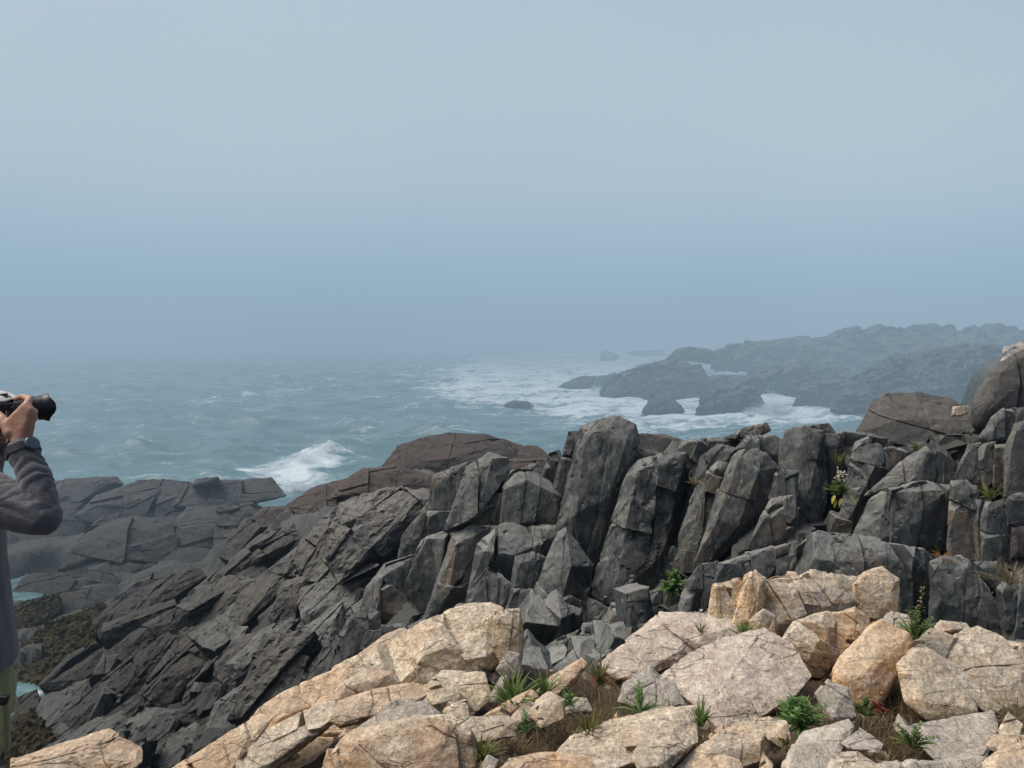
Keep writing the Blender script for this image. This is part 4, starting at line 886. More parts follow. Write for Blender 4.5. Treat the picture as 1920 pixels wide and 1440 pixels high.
CAM_ROT = math.radians(31)
def make_person():
    m_skin, t = new_mat("skin")
    pc = t.n('ShaderNodeTexCoord').outputs['Object']
    n1, n2 = t.noise(pc, 22, 4), t.noise(pc, 160, 4, .7)
    c = t.mix(t.step(n1, .3, .7), (.30, .145, .085), (.40, .22, .14)); c = t.mix(.4, c, t.mix(n2, (.6, .55, .5), (1.4, 1.4, 1.4)), 'MULTIPLY')
    bp = t.n('ShaderNodeBump', i={'Height': n2, 'Strength': .35, 'Distance': .003})
    bs = t.n('ShaderNodeBsdfPrincipled', i={'Base Color': c, 'Roughness': .55, 'Normal': bp.outputs[0], 'Subsurface Weight': .05}); bs.inputs['Subsurface Radius'].default_value = (.01, .004, .002)
    t.link(bs.outputs[0], t.n('ShaderNodeOutputMaterial').inputs[0])
    m_shirt = cloth_mat("heather_knit", (.056, .055, .060), (.135, .132, .140), 420)
    m_trs = cloth_mat("olive_cloth", (.155, .155, .062), (.225, .225, .105), 300, .3)
    m_cap = cloth_mat("cream_cotton", (.42, .39, .34), (.58, .55, .49), 300, .3)
    m_blk = simple_mat("black_rubber", (.012, .012, .014), .5, .3, 200, .2)
    m_hood = simple_mat("hood_plastic", (.010, .011, .018), .42, .3, 90, .05)
    m_grey = simple_mat("watch_metal", (.10, .11, .13), .35, .2, 60, 0, .5, .6)
    m_hair = simple_mat("hair", (.03, .022, .016), .7, .4, 150, .5)
    m_boot = simple_mat("boot_leather", (.06, .045, .03), .7, .3, 60, .4)
    A = at
    org = np.array((A(-55, 1700, 2.25)[0], 2.25, 7.27))
    root = empty('person', org)
    tag(root, 'photographer in grey long-sleeved shirt and olive trousers raising a camera', 'person', None, 'thing')
    # joints
    Cn = lambda px, py, Y=2.25: A(px, py, Y)
    sh_r, el_r, wr_r = A(-78, 915, 2.09), A(78, 970, 2.05), A(40, 832, 2.12)
    sh_l, el_l, wr_l = A(-72, 915, 2.44), A(-45, 1010, 2.47), A(-6, 812, 2.33)
    head = A(-92, 770, 2.25)
    H = []
    H.append(sphere_pts(head + (.0, 0, .02), (.098, .078, .105))); H.append(np.concatenate((sphere_pts(head + (.02, 0, -.04), (.07, .062, .06)), sphere_pts(head + (.065, 0, -.095), (.022, .03, .018)))))
    H.append(np.concatenate((sphere_pts(head + (.092, 0, .015), .012), sphere_pts(head + (.122, 0, -.028), .013), sphere_pts(head + (.095, 0, -.032), (.01, .018, .01)))))      # nose
    H.append(np.concatenate((sphere_pts(head + (.088, -.02, -.06), .009), sphere_pts(head + (.098, 0, -.058), .010), sphere_pts(head + (.088, .02, -.06), .009))))   # lips
    H.append(np.concatenate((sphere_pts(head + (.09, -.035, .032), .012), sphere_pts(head + (.096, 0, .03), .010), sphere_pts(head + (.09, .035, .032), .012))))      # brow
    for s in (-1, 1): H.append(sphere_pts(head + (-.005, s * .08, -.01), (.018, .008, .032)))
    H += chain([(head + (-.03, 0, -.07), .058), (A(-88, 880, 2.25), .062)])
    rings = [(880, -92, .07, .09), (905, -94, .095, .16), (970, -92, .11, .165), (1110, -90, .105, .15), (1215, -84, .11, .155), (1290, -80, .11, .16), (1350, -78, .095, .155)]
    R3 = [ring_pts(Cn(cx, py), hx, hy) for py, cx, hx, hy in rings]
    for a, b in zip(R3[:-1], R3[1:]): H.append(np.concatenate((a, b)))
    H += chain([(sh_r, .058), (el_r, .040), (wr_r, .027)]) + chain([(sh_l, .058), (el_l, .040), (wr_l, .027)])
    def hand(wr, mcp, fingers, thumb, palm2):
        out = [np.concatenate([sphere_pts(wr, (.026, .022, .022))] + [sphere_pts(p, .0125) for p in mcp] + [sphere_pts(palm2, .015)])]
        for f in fingers: out += chain(f)
        out += chain(thumb)
        return out
    mcp = [A(50, 760, 2.13), A(57, 770, 2.125), A(59, 781, 2.13), A(56, 791, 2.14)]
    fing = [[(mcp[0], .0115), (A(56, 748, 2.155), .0105), (A(43, 744, 2.185), .0092), (A(30, 748, 2.20), .008)],
            [(mcp[1], .0115), (A(64, 772, 2.165), .0105), (A(58, 774, 2.20), .0092), (A(46, 776, 2.215), .008)],
            [(mcp[2], .011), (A(64, 784, 2.17), .0100), (A(57, 786, 2.205), .009), (A(46, 787, 2.215), .0078)],
            [(mcp[3], .010), (A(60, 796, 2.175), .0088), (A(53, 798, 2.20), .0078), (A(45, 798, 2.21), .007)]]
    thumb = [(A(20, 812, 2.12), .018), (A(6, 788, 2.135), .0135), (A(-4, 776, 2.15), .011), (A(-16, 770, 2.17), .009)]
    H += hand(wr_r, mcp, fing, thumb, A(18, 795, 2.13))
    lm = [A(12, 796, 2.345), A(14, 806, 2.33), A(14, 814, 2.315), A(12, 822, 2.30)]
    lf = [[(p, .011), (p + np.array((.03, -.03, .0)), .0098), (p + np.array((.032, -.058, .012)), .0088), (p + np.array((.02, -.08, .016)), .0078)] for p in lm]
    H += hand(wr_l, lm, lf, [(A(-2, 800, 2.34), .016), (A(6, 782, 2.345), .012), (A(12, 770, 2.335), .0105), (A(18, 762, 2.325), .009)], A(0, 802, 2.33))
    zg = 7.27
    hipz = Cn(-80, 1330)[2]
    legs = []
    for s, yy in ((-1, 2.155), (1, 2.36)):
        hx = A(-80, 1330, yy)[0]
        legs.append([np.array((hx, yy, hipz)), np.array((hx + .03 + s * .02, yy + s * .01, zg + .48)), np.array((hx - .02 - s * .03, yy + s * .02, zg + .07))])
        H += chain([(legs[-1][0], .088), (legs[-1][1], .056), (legs[-1][2], .04)])
        H.append(np.concatenate((sphere_pts(legs[-1][2] + (-.03, 0, -.04), (.035, .034, .03)), sphere_pts(legs[-1][2] + (.15, s * .01, -.05), (.04, .042, .02)))))
    fuse('body', H, m_skin, .0042, root, org, 2, lambda co: .0012 * fbm(co * 60, 3, 3))
    # shirt
    S = []
    ringS = [(872, -98, .066, .085), (895, -100, .105, .175), (960, -100, .118, .182), (1060, -96, .120, .172), (1150, -88, .124, .172), (1225, -80, .130, .180), (1256, -78, .130, .182), (1264, -78, .124, .176)]
    R4 = [ring_pts(Cn(cx, py), hx, hy) for py, cx, hx, hy in ringS]
    for a, b in zip(R4[:-1], R4[1:]): S.append(np.concatenate((a, b)))
    cuff = wr_r + (el_r - wr_r) * .10; mid = wr_r + (el_r - wr_r) * .5 + np.array((.012, 0, 0))
    S += chain([(sh_r, .086), (sh_r + (el_r - sh_r) * .5, .072), (el_r, .053)]) + chain([(el_r, .051), (mid, .043), (cuff, .036)])
    S += chain([(sh_l, .084), (el_l, .056)]) + chain([(el_l, .055), (wr_l + (el_l - wr_l) * .1, .037)])
    fa = unit(wr_r - el_r); ua = unit(sh_r - el_r)
    def wrk(co):
        q = (co - el_r); a = q @ fa; near = np.exp(-np.maximum(0, np.linalg.norm(np.cross(q, fa), axis=1) - .075) * 60) * (a > -.06)
        ph = a * 190 + 22 * fbm(co * 8, 4, 3) + 1.5 * np.sin(q[:, 1] * 45)
        w = near * np.clip((a + .03) / .06, 0, 1) * (np.abs(np.sin(ph * .5)) ** .7 - .6) * .0048 * (.5 + .8 * np.clip(vnoise(co * 11, 8) + .5, 0, 1.3))
        tor = .0055 * fbm(co * np.array((7, 7, 2.2)), 9, 3) + .002 * fbm(co * 22, 3, 2)
        return w + tor * (1 - .6 * near)
    sh = fuse('shirt', S, m_shirt, .0050, root, org, 3, wrk)
    fuse('shirt_cuff', chain([(cuff + fa * .004, .0385), (cuff - fa * .020, .041)]), m_shirt, .0035, sh, org, 2, lambda co: .0025 * fbm(co * np.array((40, 40, 90)), 2, 3)).parent = root
    # trousers
    T = []
    ringT = [(1225, -76, .112, .160), (1290, -74, .115, .168), (1360, -74, .118, .170)]
    R5 = [ring_pts(Cn(cx, py), hx, hy) for py, cx, hx, hy in ringT]
    for a, b in zip(R5[:-1], R5[1:]): T.append(np.concatenate((a, b)))
    for L in legs: T += chain([(L[0] + (.03, 0, 0), .108), (L[0] * .5 + L[1] * .5 + (.03, 0, 0), .102), (L[1], .082), (L[2] + (0, 0, .03), .066)])
    tr = fuse('trousers', T, m_trs, .0055, root, org, 3, lambda co: .006 * fbm(co * np.array((9, 9, 4)), 12, 3) + .003 * np.sin(co[:, 2] * 60 + 6 * fbm(co * 7, 3, 2)))
    pk = A(-28, 1332, 2.075)
    fuse('pocket', [np.array([pk + np.array((dx, dy + .02, dz)) for dx in (-.08, .04) for dy in (.004, .03) for dz in (-.13, .02)])], m_trs, .005, tr, org, 2, lambda co: .003 * fbm(co * 20, 1, 2))
    ph = A(4, 1318, 2.08)
    fuse('pocket_clip', [np.array([ph + np.array((dx + dz * .4, dy, dz)) for dx in (-.016, .012) for dy in (-.004, .012) for dz in (-.008, .022)])], m_blk, .004, tr, org, 1)
    for L, s in zip(legs, (-1, 1)):
        b = L[2]
        fuse('boot', [np.concatenate((sphere_pts(b + (-.03, 0, -.035), (.052, .045, .038)), sphere_pts(b + (.16, s * .01, -.048), (.05, .05, .026)))), np.concatenate((sphere_pts(b + (-.01, 0, 0), (.05, .046, .03)), sphere_pts(b + (0, 0, .07), (.052, .05, .02))))], m_boot, .006, root, org, 2)
    # cap, hair
    cr = [q for q in sphere_pts(head + (-.004, 0, .042), (.108, .090, .092), 120) if q[2] > head[2] + .03]
    cap = fuse('cap', [np.array(cr)], m_cap, .004, root, org, 3, lambda co: .0015 * fbm(co * 30, 2, 2))
    B = []
    b0 = A(-30, 733, 2.25); b1 = A(27, 748, 2.25)
    for k in range(-4, 4):
        seg = []
        for kk in (k, k + 1):
            y = kk / 4
            dz = -.016 * abs(y) ** 1.8
            for base, wd, x in ((b0, .082, 0), (b1, .060, -.022 * y * y)):
                p = base + np.array((x, y * wd, dz + (.004 if base is b0 else 0))); seg += [p + (0, 0, .0025), p - (0, 0, .0025)]
            p = (b0 + b1) / 2 + np.array((-.006 * y * y, y * .08, dz + .007)); seg += [p + (0, 0, .0025), p - (0, 0, .0025)]
        B.append(np.array(seg))
    fuse('brim', B, m_cap, .003, cap, org, 3)
    fuse('hair', [sphere_pts(head + (-.018, 0, .012), (.092, .084, .075), 90)], m_hair, .006, root, org, 2, lambda co: .003 * fbm(co * 60, 2, 3))
    for s in (-1, 1): fuse('eye', [sphere_pts(head + (.086, s * .031, .012), .011)], m_hood, .003, root, org, 1)
    # watch on the right wrist
    wc = wr_r + (el_r - wr_r) * .09; ax = unit(wr_r - el_r)
    w = lathe('watch', [(-.012, .040), (-.011, .0435), (.011, .0425), (.012, .038)], wc, ax, m_blk, root, org, 40)
    wd = unit(np.array((.86, -.42, .0)) - ax * (np.array((.86, -.42, .0)) @ ax))
    lathe('watch_case', [(-.004, .012), (-.003, .020), (.008, .0205), (.0105, .018), (.0115, .010)], wc + wd * .038, wd, m_grey, w, org, 36)
    # ---------------- the camera he holds: a thing of its own
    co = A(8, 775, 2.245)
    cam = empty('camera', co); cam.rotation_euler = (0, 0, CAM_ROT); tag(cam, 'black camera with petal-shaped lens hood held in the photographer\'s hand', 'camera', None, 'thing')
    def box(name, c, sx, sy, sz, mat, parent, bev=.006):
        bm = bmesh.new(); bmesh.ops.create_cube(bm, size=1.0)
        for v in bm.verts: v.co = Vector((v.co.x * sx, v.co.y * sy, v.co.z * sz)) + Vector(c - co)
        bmesh.ops.bevel(bm, geom=bm.edges[:], offset=bev, segments=3, affect='EDGES')
        me = bpy.data.meshes.new(name); bm.to_mesh(me); bm.free(); me.polygons.foreach_set("use_smooth", np.ones(len(me.polygons), bool)); me.set_sharp_from_angle(angle=math.radians(35))
        o = bpy.data.objects.new(name, me); COL.objects.link(o); me.materials.append(mat); o.parent = parent; return o
    bc = A(4, 776, 2.25)
    body = box('camera_body', bc, .052, .135, .082, m_blk, cam)
    box('grip', bc + np.array((.030, -.050, -.004)), .030, .030, .076, m_blk, cam, .010)
    box('viewfinder_hump', bc + np.array((.0, 0, .045)), .056, .050, .030, m_blk, cam, .008)
    box('viewfinder_eyecup', bc + np.array((-.034, 0, .040)), .018, .034, .026, m_blk, cam, .005)
    lathe('shutter_dial', [(0, .011), (.008, .011), (.009, .009)], bc + np.array((.004, -.045, .040)), (0, 0, 1), m_grey, cam, co, 24)
    lc = A(28, 768, 2.25); la = (1, 0, .01)
    sc = 1450 / 2.25
    lens = lathe('lens', [(-.01, .030), (.0, .033), (.012, .033), (.014, .035), (.045, .0365), (.047, .0345), (.055, .0345), (.057, .037), (.085, .038), (.086, .036)], lc, la, m_hood, cam, co, 56)
    lathe('zoom_ring', [(.016, .0366), (.017, .0378), (.042, .0380), (.043, .0366)], lc, la, m_blk, lens, co, 72)
    # petal hood: wall whose front edge is two long and two short petals
    V, Fc = [], []; n = 96; axv = unit(np.array(la, float)); u = unit(np.cross(axv, (0, 0, 1.0))); v = np.cross(axv, u)
    for side in (0, 1):
        for lay in range(6):
            for k in range(n):
                a = 2 * PI * k / n
                ln = .020 + .009 * math.cos(2 * a) + .004 * math.cos(4 * a)
                s_ = .070 + ln * lay / 5; r = (.0385 + .004 * lay / 5) - (.0022 if side else 0)
                V.append(lc + axv * s_ + (u * math.cos(a) + v * math.sin(a)) * r - co)
    for side in (0, 1):
        o_ = side * 6 * n
        for i in range(5):
            for k in range(n):
                q = (o_ + i * n + k, o_ + i * n + (k + 1) % n, o_ + (i + 1) * n + (k + 1) % n, o_ + (i + 1) * n + k); Fc.append(q if side == 0 else q[::-1])
    for i in (0, 5):
        for k in range(n): Fc.append((i * n + k, i * n + (k + 1) % n, 6 * n + i * n + (k + 1) % n, 6 * n + i * n + k))
    hd = mesh_obj('lens_hood', V, Fc, m_hood, cam); hd.data.set_sharp_from_angle(angle=math.radians(40))
    lathe('front_glass', [(.082, .001), (.083, .030), (.080, .033)], lc, la, m_hood, lens, co, 48)
    def unrot(q): c_, s_ = math.cos(CAM_ROT), math.sin(CAM_ROT); return np.array((q[0] * c_ + q[1] * s_, -q[0] * s_ + q[1] * c_, q[2]))
    # strap loop hanging behind the wrist
    sp = [A(14, 770, 2.19), A(18, 815, 2.15), A(16, 830, 2.13), A(5, 840, 2.13), A(2, 850, 2.135), A(4, 861, 2.13), A(14, 863, 2.12), A(24, 858, 2.11), A(34, 850, 2.10)]
    sv = []
    for a, b in zip(sp[:-1], sp[1:]):
        for k in range(4): sv.append(a + (b - a) * k / 4)
    sv.append(sp[-1])
    for _ in range(3): sv = [sv[0]] + [(sv[i - 1] + sv[i] * 2 + sv[i + 1]) / 4 for i in range(1, len(sv) - 1)] + [sv[-1]]
    V, Fc = [], []
    for i, p in enumerate(sv):
        tg = unit(sv[min(i + 1, len(sv) - 1)] - sv[max(i - 1, 0)]); sd = unit(np.cross(tg, (0, 1.0, 0))); nn = np.array((0, 1.0, 0))
        for a, b in ((-.0022, -.007), (.0022, -.007), (.0022, .007), (-.0022, .007)): V.append(unrot(p + sd * a + nn * b - co))
    for i in range(len(sv) - 1):
        for k in range(4): Fc.append((i * 4 + k, i * 4 + (k + 1) % 4, i * 4 + 4 + (k + 1) % 4, i * 4 + 4 + k))
    st = mesh_obj('strap', V, Fc, m_blk, cam, smooth=False)

def make_spray():
    m, t = new_mat("spray_foam")
    b = t.n('ShaderNodeBsdfPrincipled', i={'Base Color': (.82, .85, .86, 1), 'Roughness': .9})
    t.link(b.outputs[0], t.n('ShaderNodeOutputMaterial').inputs[0])
    rs = np.random.RandomState(3); V, Fc = [], []
    def burst(px, py, Y, w, h, n, lo, hi, lean=0.0):
        for k in range(n):
            u = rs.normal() * .45; v = abs(rs.normal()) * .5
            hh = h * math.exp(-u * u * 2.2)
            p = at(px, py, Y) + np.array((u * w + lean * v * hh, rs.normal() * w * .25, hh * v - .1))
            s = lo + (hi - lo) * rs.rand() ** 2; s *= 1.15 - .5 * min(1, v)
            i = len(V); q = rs.normal(size=(4, 3)) * s * .6
            for c in q: V.append(p + c)
            Fc.extend([(i, i + 1, i + 2), (i, i + 2, i + 3), (i, i + 3, i + 1), (i + 1, i + 3, i + 2)])
    Yw = lambda py: 9 * 1450 / (py - 600)
    burst(612, 866, 48.0, 1.5, 1.7, 9000, .012, .045); burst(640, 866, 48.2, 1.4, 1.1, 6000, .012, .045); burst(575, 872, 47, 1.5, .9, 6000, .012, .045); burst(530, 882, 45.5, 2.0, .55, 6000, .012, .045); burst(680, 866, 48.4, 1.6, .4, 3000, .012, .04); burst(490, 890, 44, 1.6, .4, 3000, .012, .04); burst(560, 912, 41.5, 1.2, .45, 3000, .012, .04)
    for (x, y, w, h, n) in ((1447, 772, 2.2, 3.0, 1600), (1418, 778, 2.2, 1.4, 800), (1120, 742, 2.5, 1.6, 900), (1300, 765, 3, 1.3, 700), (1660, 745, 2, 1.3, 400), (1090, 690, 5, 1.5, 900), (1180, 745, 2.4, 1.6, 600), (1360, 745, 2, 1.5, 500), (1010, 672, 6, 1.2, 500), (1245, 660, 5, 2, 600)):
        burst(x, y, Yw(y), w, h * .8, int(n * 4.5), .018, .065)
    o = mesh_obj("sea_spray", V, Fc, m, smooth=False); tag(o, 'white spray thrown up by waves breaking on the rocks', 'spray', None, 'stuff')
# ------------------------------------------------------------------ plants
def leaf_mat(name, a, b, tip=None, rough=.55):
    m, t = new_mat(name)
    geo = t.n('ShaderNodeNewGeometry')
    at_ = t.n('ShaderNodeAttribute', attribute_name="tone").outputs['Fac']
    c = t.mix(at_, a, b)
    if tip:
        al = t.n('ShaderNodeAttribute', attribute_name="along").outputs['Fac']
        c = t.mix(t.math('MULTIPLY', t.step(al, .45, 1.0), tip[3]), c, tip[:3])
    c = t.mix(.4, c, t.mix(t.noise(geo.outputs['Position'], 90, 3), (.5, .5, .5), (1.5, 1.5, 1.5)), 'MULTIPLY')
    d = t.n('ShaderNodeBsdfPrincipled', i={'Base Color': c, 'Roughness': rough, 'Specular IOR Level': .3})
    tr = t.n('ShaderNodeBsdfTranslucent', i={'Color': c})
    mx = t.n('ShaderNodeMixShader', i={0: .4, 1: d.outputs[0], 2: tr.outputs[0]})
    o = t.n('ShaderNodeOutputMaterial'); t.link(mx.outputs[0], o.inputs[0])
    return m
M['green'] = leaf_mat("green_leaf", (.06, .11, .025), (.17, .25, .065), (.22, .25, .08, .4))
M['bright'] = leaf_mat("bright_leaf", (.08, .15, .04), (.19, .30, .10))
M['olive'] = leaf_mat("olive_leaf", (.06, .075, .02), (.19, .19, .055), (.24, .19, .06, .6))
M['straw'] = leaf_mat("straw", (.10, .075, .04), (.30, .235, .13), rough=.8)
M['rust'] = leaf_mat("rust_grass", (.16, .09, .025), (.34, .20, .06), rough=.8)
M['red'] = leaf_mat("red_leaf", (.12, .025, .018), (.22, .05, .028))
M['yellow'] = leaf_mat("yellow_leaf", (.26, .23, .03), (.40, .36, .06))
M['cream'] = leaf_mat("cream_flower", (.50, .45, .36), (.70, .66, .55))
M['root'] = leaf_mat("root", (.12, .09, .06), (.2, .16, .11), rough=.9)

class Leaves:
    def __init__(s): s.V, s.F, s.tone, s.along = [], [], [], []
    def blade(s, base, d, L, w, bend, tone, shape='blade', n=5):
        d = unit(np.array(d, float)); up = np.array((0, 0, 1.0))
        side = np.cross(d, up)
        side = unit(side) if np.linalg.norm(side) > .05 else unit(np.array((rnd.random() - .5, rnd.random() - .5, 0)))
        hd = np.array((d[0], d[1], 0)); hd = unit(hd) if np.linalg.norm(hd) > .03 else unit(np.array((rnd.random() - .5, rnd.random() - .5, 0.0)))
        p = np.array(base, float); i0 = len(s.V); cur = d.copy()
        tw = (rnd.random() - .5) * .9
        for k in range(n + 1):
            t = k / n
            if shape == 'blade': ww = w * (1 - t) ** .65 * (.7 + .5 * min(1, t * 4))
            elif shape == 'lance': ww = w * max(.06, math.sin(PI * min(1, .06 + .94 * t) ** .8))
            else: ww = w * (1 - .85 * t)
            sd = side * math.cos(tw * t) + np.cross(cur, side) * math.sin(tw * t)
            cup = np.cross(sd, cur) * ww * .25
            s.V += [tuple(p - sd * ww / 2 + cup), tuple(p), tuple(p + sd * ww / 2 + cup)]
            s.tone += [tone] * 3; s.along += [t] * 3
            cur = unit(cur + (hd * .35 - up * .9) * bend / n)
            p = p + cur * L / n
        for k in range(n):
            a = i0 + 3 * k
            s.F += [(a, a + 1, a + 4, a + 3), (a + 1, a + 2, a + 5, a + 4)]
    def ball(s, c, r, tone, k=6):
        for _ in range(k):
            d = unit(np.array([rnd.gauss(0, 1) for _ in range(3)]))
            s.blade(np.array(c) + d * r * .3, d, r, r * .7, .2, tone, 'lance', 2)
    def build(s, name, mat, parent=None):
        o = mesh_obj(name, s.V, s.F, mat, parent)
        for nm, v in (("tone", s.tone), ("along", s.along)):
            a = o.data.attributes.new(nm, 'FLOAT', 'POINT'); a.data.foreach_set("value", np.array(v, np.float32))
        return o

def rel(o_list, org):
    for o in o_list:
        n = len(o.data.vertices); co = np.empty(n * 3, np.float32); o.data.vertices.foreach_get("co", co)
        co = co.reshape(-1, 3) - np.array(org, np.float32); o.data.vertices.foreach_set("co", co.ravel()); o.data.update()

def plant(name, label, px, py, Y, h, kind='blade', n=26, mat='green', spread=.55, w=.014, group=None, extra=None, bend=.9, cat='plant'):
    base = at(px, py, Y); L = Leaves()
    for k in range(n):
        a = rnd.random() * 2 * PI; tilt = spread * (rnd.random() ** .7)
        d = (math.cos(a) * math.sin(tilt), math.sin(a) * math.sin(tilt), math.cos(tilt))
        b = base + np.array((math.cos(a), math.sin(a), 0)) * h * .18 * rnd.random() - np.array((0, 0, .03))
        L.blade(b, d, h * (.55 + .6 * rnd.random()), w * (.7 + .6 * rnd.random()), bend * (.3 + rnd.random()), rnd.random(), 'blade' if kind == 'blade' else 'lance')
    if kind == 'leafy':       # leafy stems
        for k in range(max(4, n // 4)):
            a = rnd.random() * 2 * PI; tl = spread * rnd.random()
            d = np.array((math.cos(a) * math.sin(tl), math.sin(a) * math.sin(tl), math.cos(tl)))
            hh = h * (.6 + .5 * rnd.random())
            L.blade(base, d, hh, w * .25, .1, .2, 'stem')
            for j in range(15):
                f = .2 + .8 * j / 15; a2 = j * 2.4 + a
                L.blade(base + d * hh * f, (math.cos(a2), math.sin(a2), .45 + .5 * f), h * (.17 + .10 * rnd.random()) * (1.15 - .4 * f), w * .8, .8, rnd.random(), 'lance')
    root = empty(name, base)
    o = L.build('leaves', M[mat], root); rel([o], base)
    if extra:
        for (nm, mt, fn) in extra:
            E = Leaves(); fn(E, base, h); q = E.build(nm, M[mt], root); rel([q], base)
    tag(root, label, cat, group, 'thing')
    return root

def make_plants():
    g = 'green plants among the pale boulders'
    plant('blade_leaf_plant', 'largest tuft of long green blades beside the grey upright stone', 962, 1312, 4.05, .19, 'blade', 60, 'green', .75, .016, g)
    plant('blade_leaf_plant', 'smaller green blade tuft just right of the largest tuft', 1022, 1292, 4.2, .14, 'blade', 34, 'green', .6, .014, g)
    plant('leafy_plant', 'bright green leafy clump in the hollow right of the huge boulder', 1497, 1352, 3.6, .15, 'leafy', 70, 'bright', 1.25, .020, g)
    plant('blade_leaf_plant', 'short green blades at the left foot of the pale outcrop', 1396, 1190, 4.72, .12, 'blade', 30, 'green', .7, .018, g)
    plant('blade_leaf_plant', 'green blades at the left edge of the huge flat boulder', 1315, 1348, 3.55, .13, 'blade', 30, 'green', .6, .012, g)
    def stalk(E, b, h):
        E.blade(b, (.12, 0, 1), h * 1.9, .006, .1, .8, 'stem', 6)
        for k in range(7): E.ball(b + np.array((.02 + .02 * rnd.random(), 0, h * (.9 + k * .14))), .02, rnd.random(), 5)
    plant('flower_stalk_plant', 'green plant with a tall dry flower stalk against the dark slab', 1716, 1190, 4.75, .17, 'leafy', 26, 'green', .8, .018, g, [('flower_stalk', 'straw', stalk)])
    plant('spiky_plant', 'spiky green and dark red plant behind the thin orange slab', 1124, 1272, 4.25, .17, 'blade', 24, 'olive', .5, .014, g, [('dry_leaves', 'red', lambda E, b, h: [E.blade(b, (math.cos(k * 1.3) * .7, math.sin(k * 1.3) * .7, .5), h * .6, .013, 1.2, rnd.random()) for k in range(12)])])
    plant('leafy_plant', 'small lance-leaved plant by the reddish stone', 1066, 1312, 3.95, .10, 'leafy', 16, 'bright', .9, .016, g)
    plant('leafy_plant', 'loose leafy plant in front of the shaded overhang', 1200, 1326, 3.7, .13, 'leafy', 22, 'bright', 1.1, .014, g)
    plant('grass_tuft', 'yellow-green tuft in the dry grass right of the pointed stone', 1104, 1372, 3.5, .14, 'blade', 55, 'olive', .7, .011, g)
    plant('grass_tuft', 'yellow-green tuft at the foot of the cream shoulder rock', 905, 1412, 3.3, .13, 'blade', 55, 'olive', .8, .012, g)
    plant('leafy_plant', 'tiny lance-leaved plant below the thin orange slab', 985, 1362, 3.6, .09, 'leafy', 14, 'bright', .8, .013, g)
    plant('leafy_plant', 'dark green plant under the wedge boulder\'s left side', 1712, 1390, 3.45, .11, 'leafy', 22, 'green', 1.1, .016, g)
    plant('leafy_plant', 'green sprig with bright red leaves below the tilted boulder', 1622, 1332, 3.75, .08, 'leafy', 14, 'green', 1.0, .016, g,
          [('red_leaves', 'red', lambda E, b, h: [E.blade(b + np.array((.03 + .05 * rnd.random(), -.02 - .03 * rnd.random(), .01 + .03 * rnd.random())), (rnd.random() - .5, rnd.random() - .8, .2 + rnd.random()), .045, .022, 1.2, rnd.random(), 'lance') for k in range(11)])])
    plant('leafy_plant', 'tiny yellow-green sprout above the cracked whitish slab', 1476, 1400, 3.4, .05, 'leafy', 8, 'olive', .9, .012, g)
    plant('grass_tuft', 'little green tuft growing in the crack of the pale outcrop', 1566, 1156, 4.75, .06, 'blade', 26, 'olive', .9, .008, g)
    plant('flower_plant', 'dry white-flowered stem at the outcrop\'s left corner', 1315, 1178, 4.9, .09, 'blade', 12, 'olive', .7, .010, g,
          [('flower_head', 'cream', lambda E, b, h: [E.ball(b + np.array((-.03 + .025 * k, 0, .10 + .01 * (k % 2))), .018, .6, 6) for k in range(4)])])
    plant('grass_tuft', 'brown dry tuft at the right edge by the tan stone', 1905, 1345, 3.7, .14, 'blade', 60, 'straw', 1.2, .006, g)
    gw = 'plants rooted in the cliff'
    def yl(E, b, h):
        for k in range(4): E.blade(b + np.array((.08 * (k % 3) - .08, -.1, -.02 - .04 * (k % 2))), (rnd.random() - .5, -.4, -.5), .12, .045, .4, rnd.random(), 'lance')
    plant('flower_plant', 'leafy plant with yellow lower leaves and white flowers in a cliff crack', 1572, 922, 8.9, .17, 'leafy', 44, 'green', 1.3, .04, gw,
          [('yellow_leaves', 'yellow', yl), ('flower_head', 'cream', lambda E, b, h: [E.ball(b + np.array((.04 * (k % 3) - .04, -.05, .17 + .05 * (k // 3))), .035, .4, 6) for k in range(7)])])
    def roots(E, b, h):
        for k in range(8): E.blade(b + np.array((-.05 - .06 * k, -.1, -.05)), (-.25 + .1 * rnd.random(), -.1, -1), .5 + .35 * rnd.random(), .012, -.2, rnd.random(), 'stem', 7)
    plant('shrub', 'bushy green shrub with hanging roots beside the long upright slab', 1264, 1100, 8.6, .19, 'leafy', 90, 'bright', 1.5, .042, gw, [('roots', 'root', roots)])
    plant('grass_tuft', 'rust-yellow grass tuft on the wide cracked ledge', 1766, 1042, 7.4, .16, 'blade', 60, 'rust', 1.35, .008, gw)
    plant('grass_tuft', 'yellow tuft between the cube of dark rock and upright slabs', 1856, 928, 8.0, .20, 'blade', 45, 'olive', 1.0, .014, gw)
    plant('grass_tuft', 'pale drooping grass by the low dark block at the right edge', 1892, 1088, 6.85, .30, 'blade', 70, 'straw', 1.1, .010, gw)
    plant('grass_tuft', 'dry grass tuft left of the large rounded slab', 1303, 905, 9.5, .14, 'blade', 50, 'straw', 1.0, .012, gw)
    plant('grass_tuft', 'thin green grass in the crack beside the weathered brown column', 1572, 868, 9.4, .20, 'blade', 30, 'olive', .4, .012, gw)
    plant('grass_tuft', 'green moss tuft behind the five-sided greenish block', 1718, 838, 9.3, .10, 'blade', 40, 'green', 1.3, .02, gw)

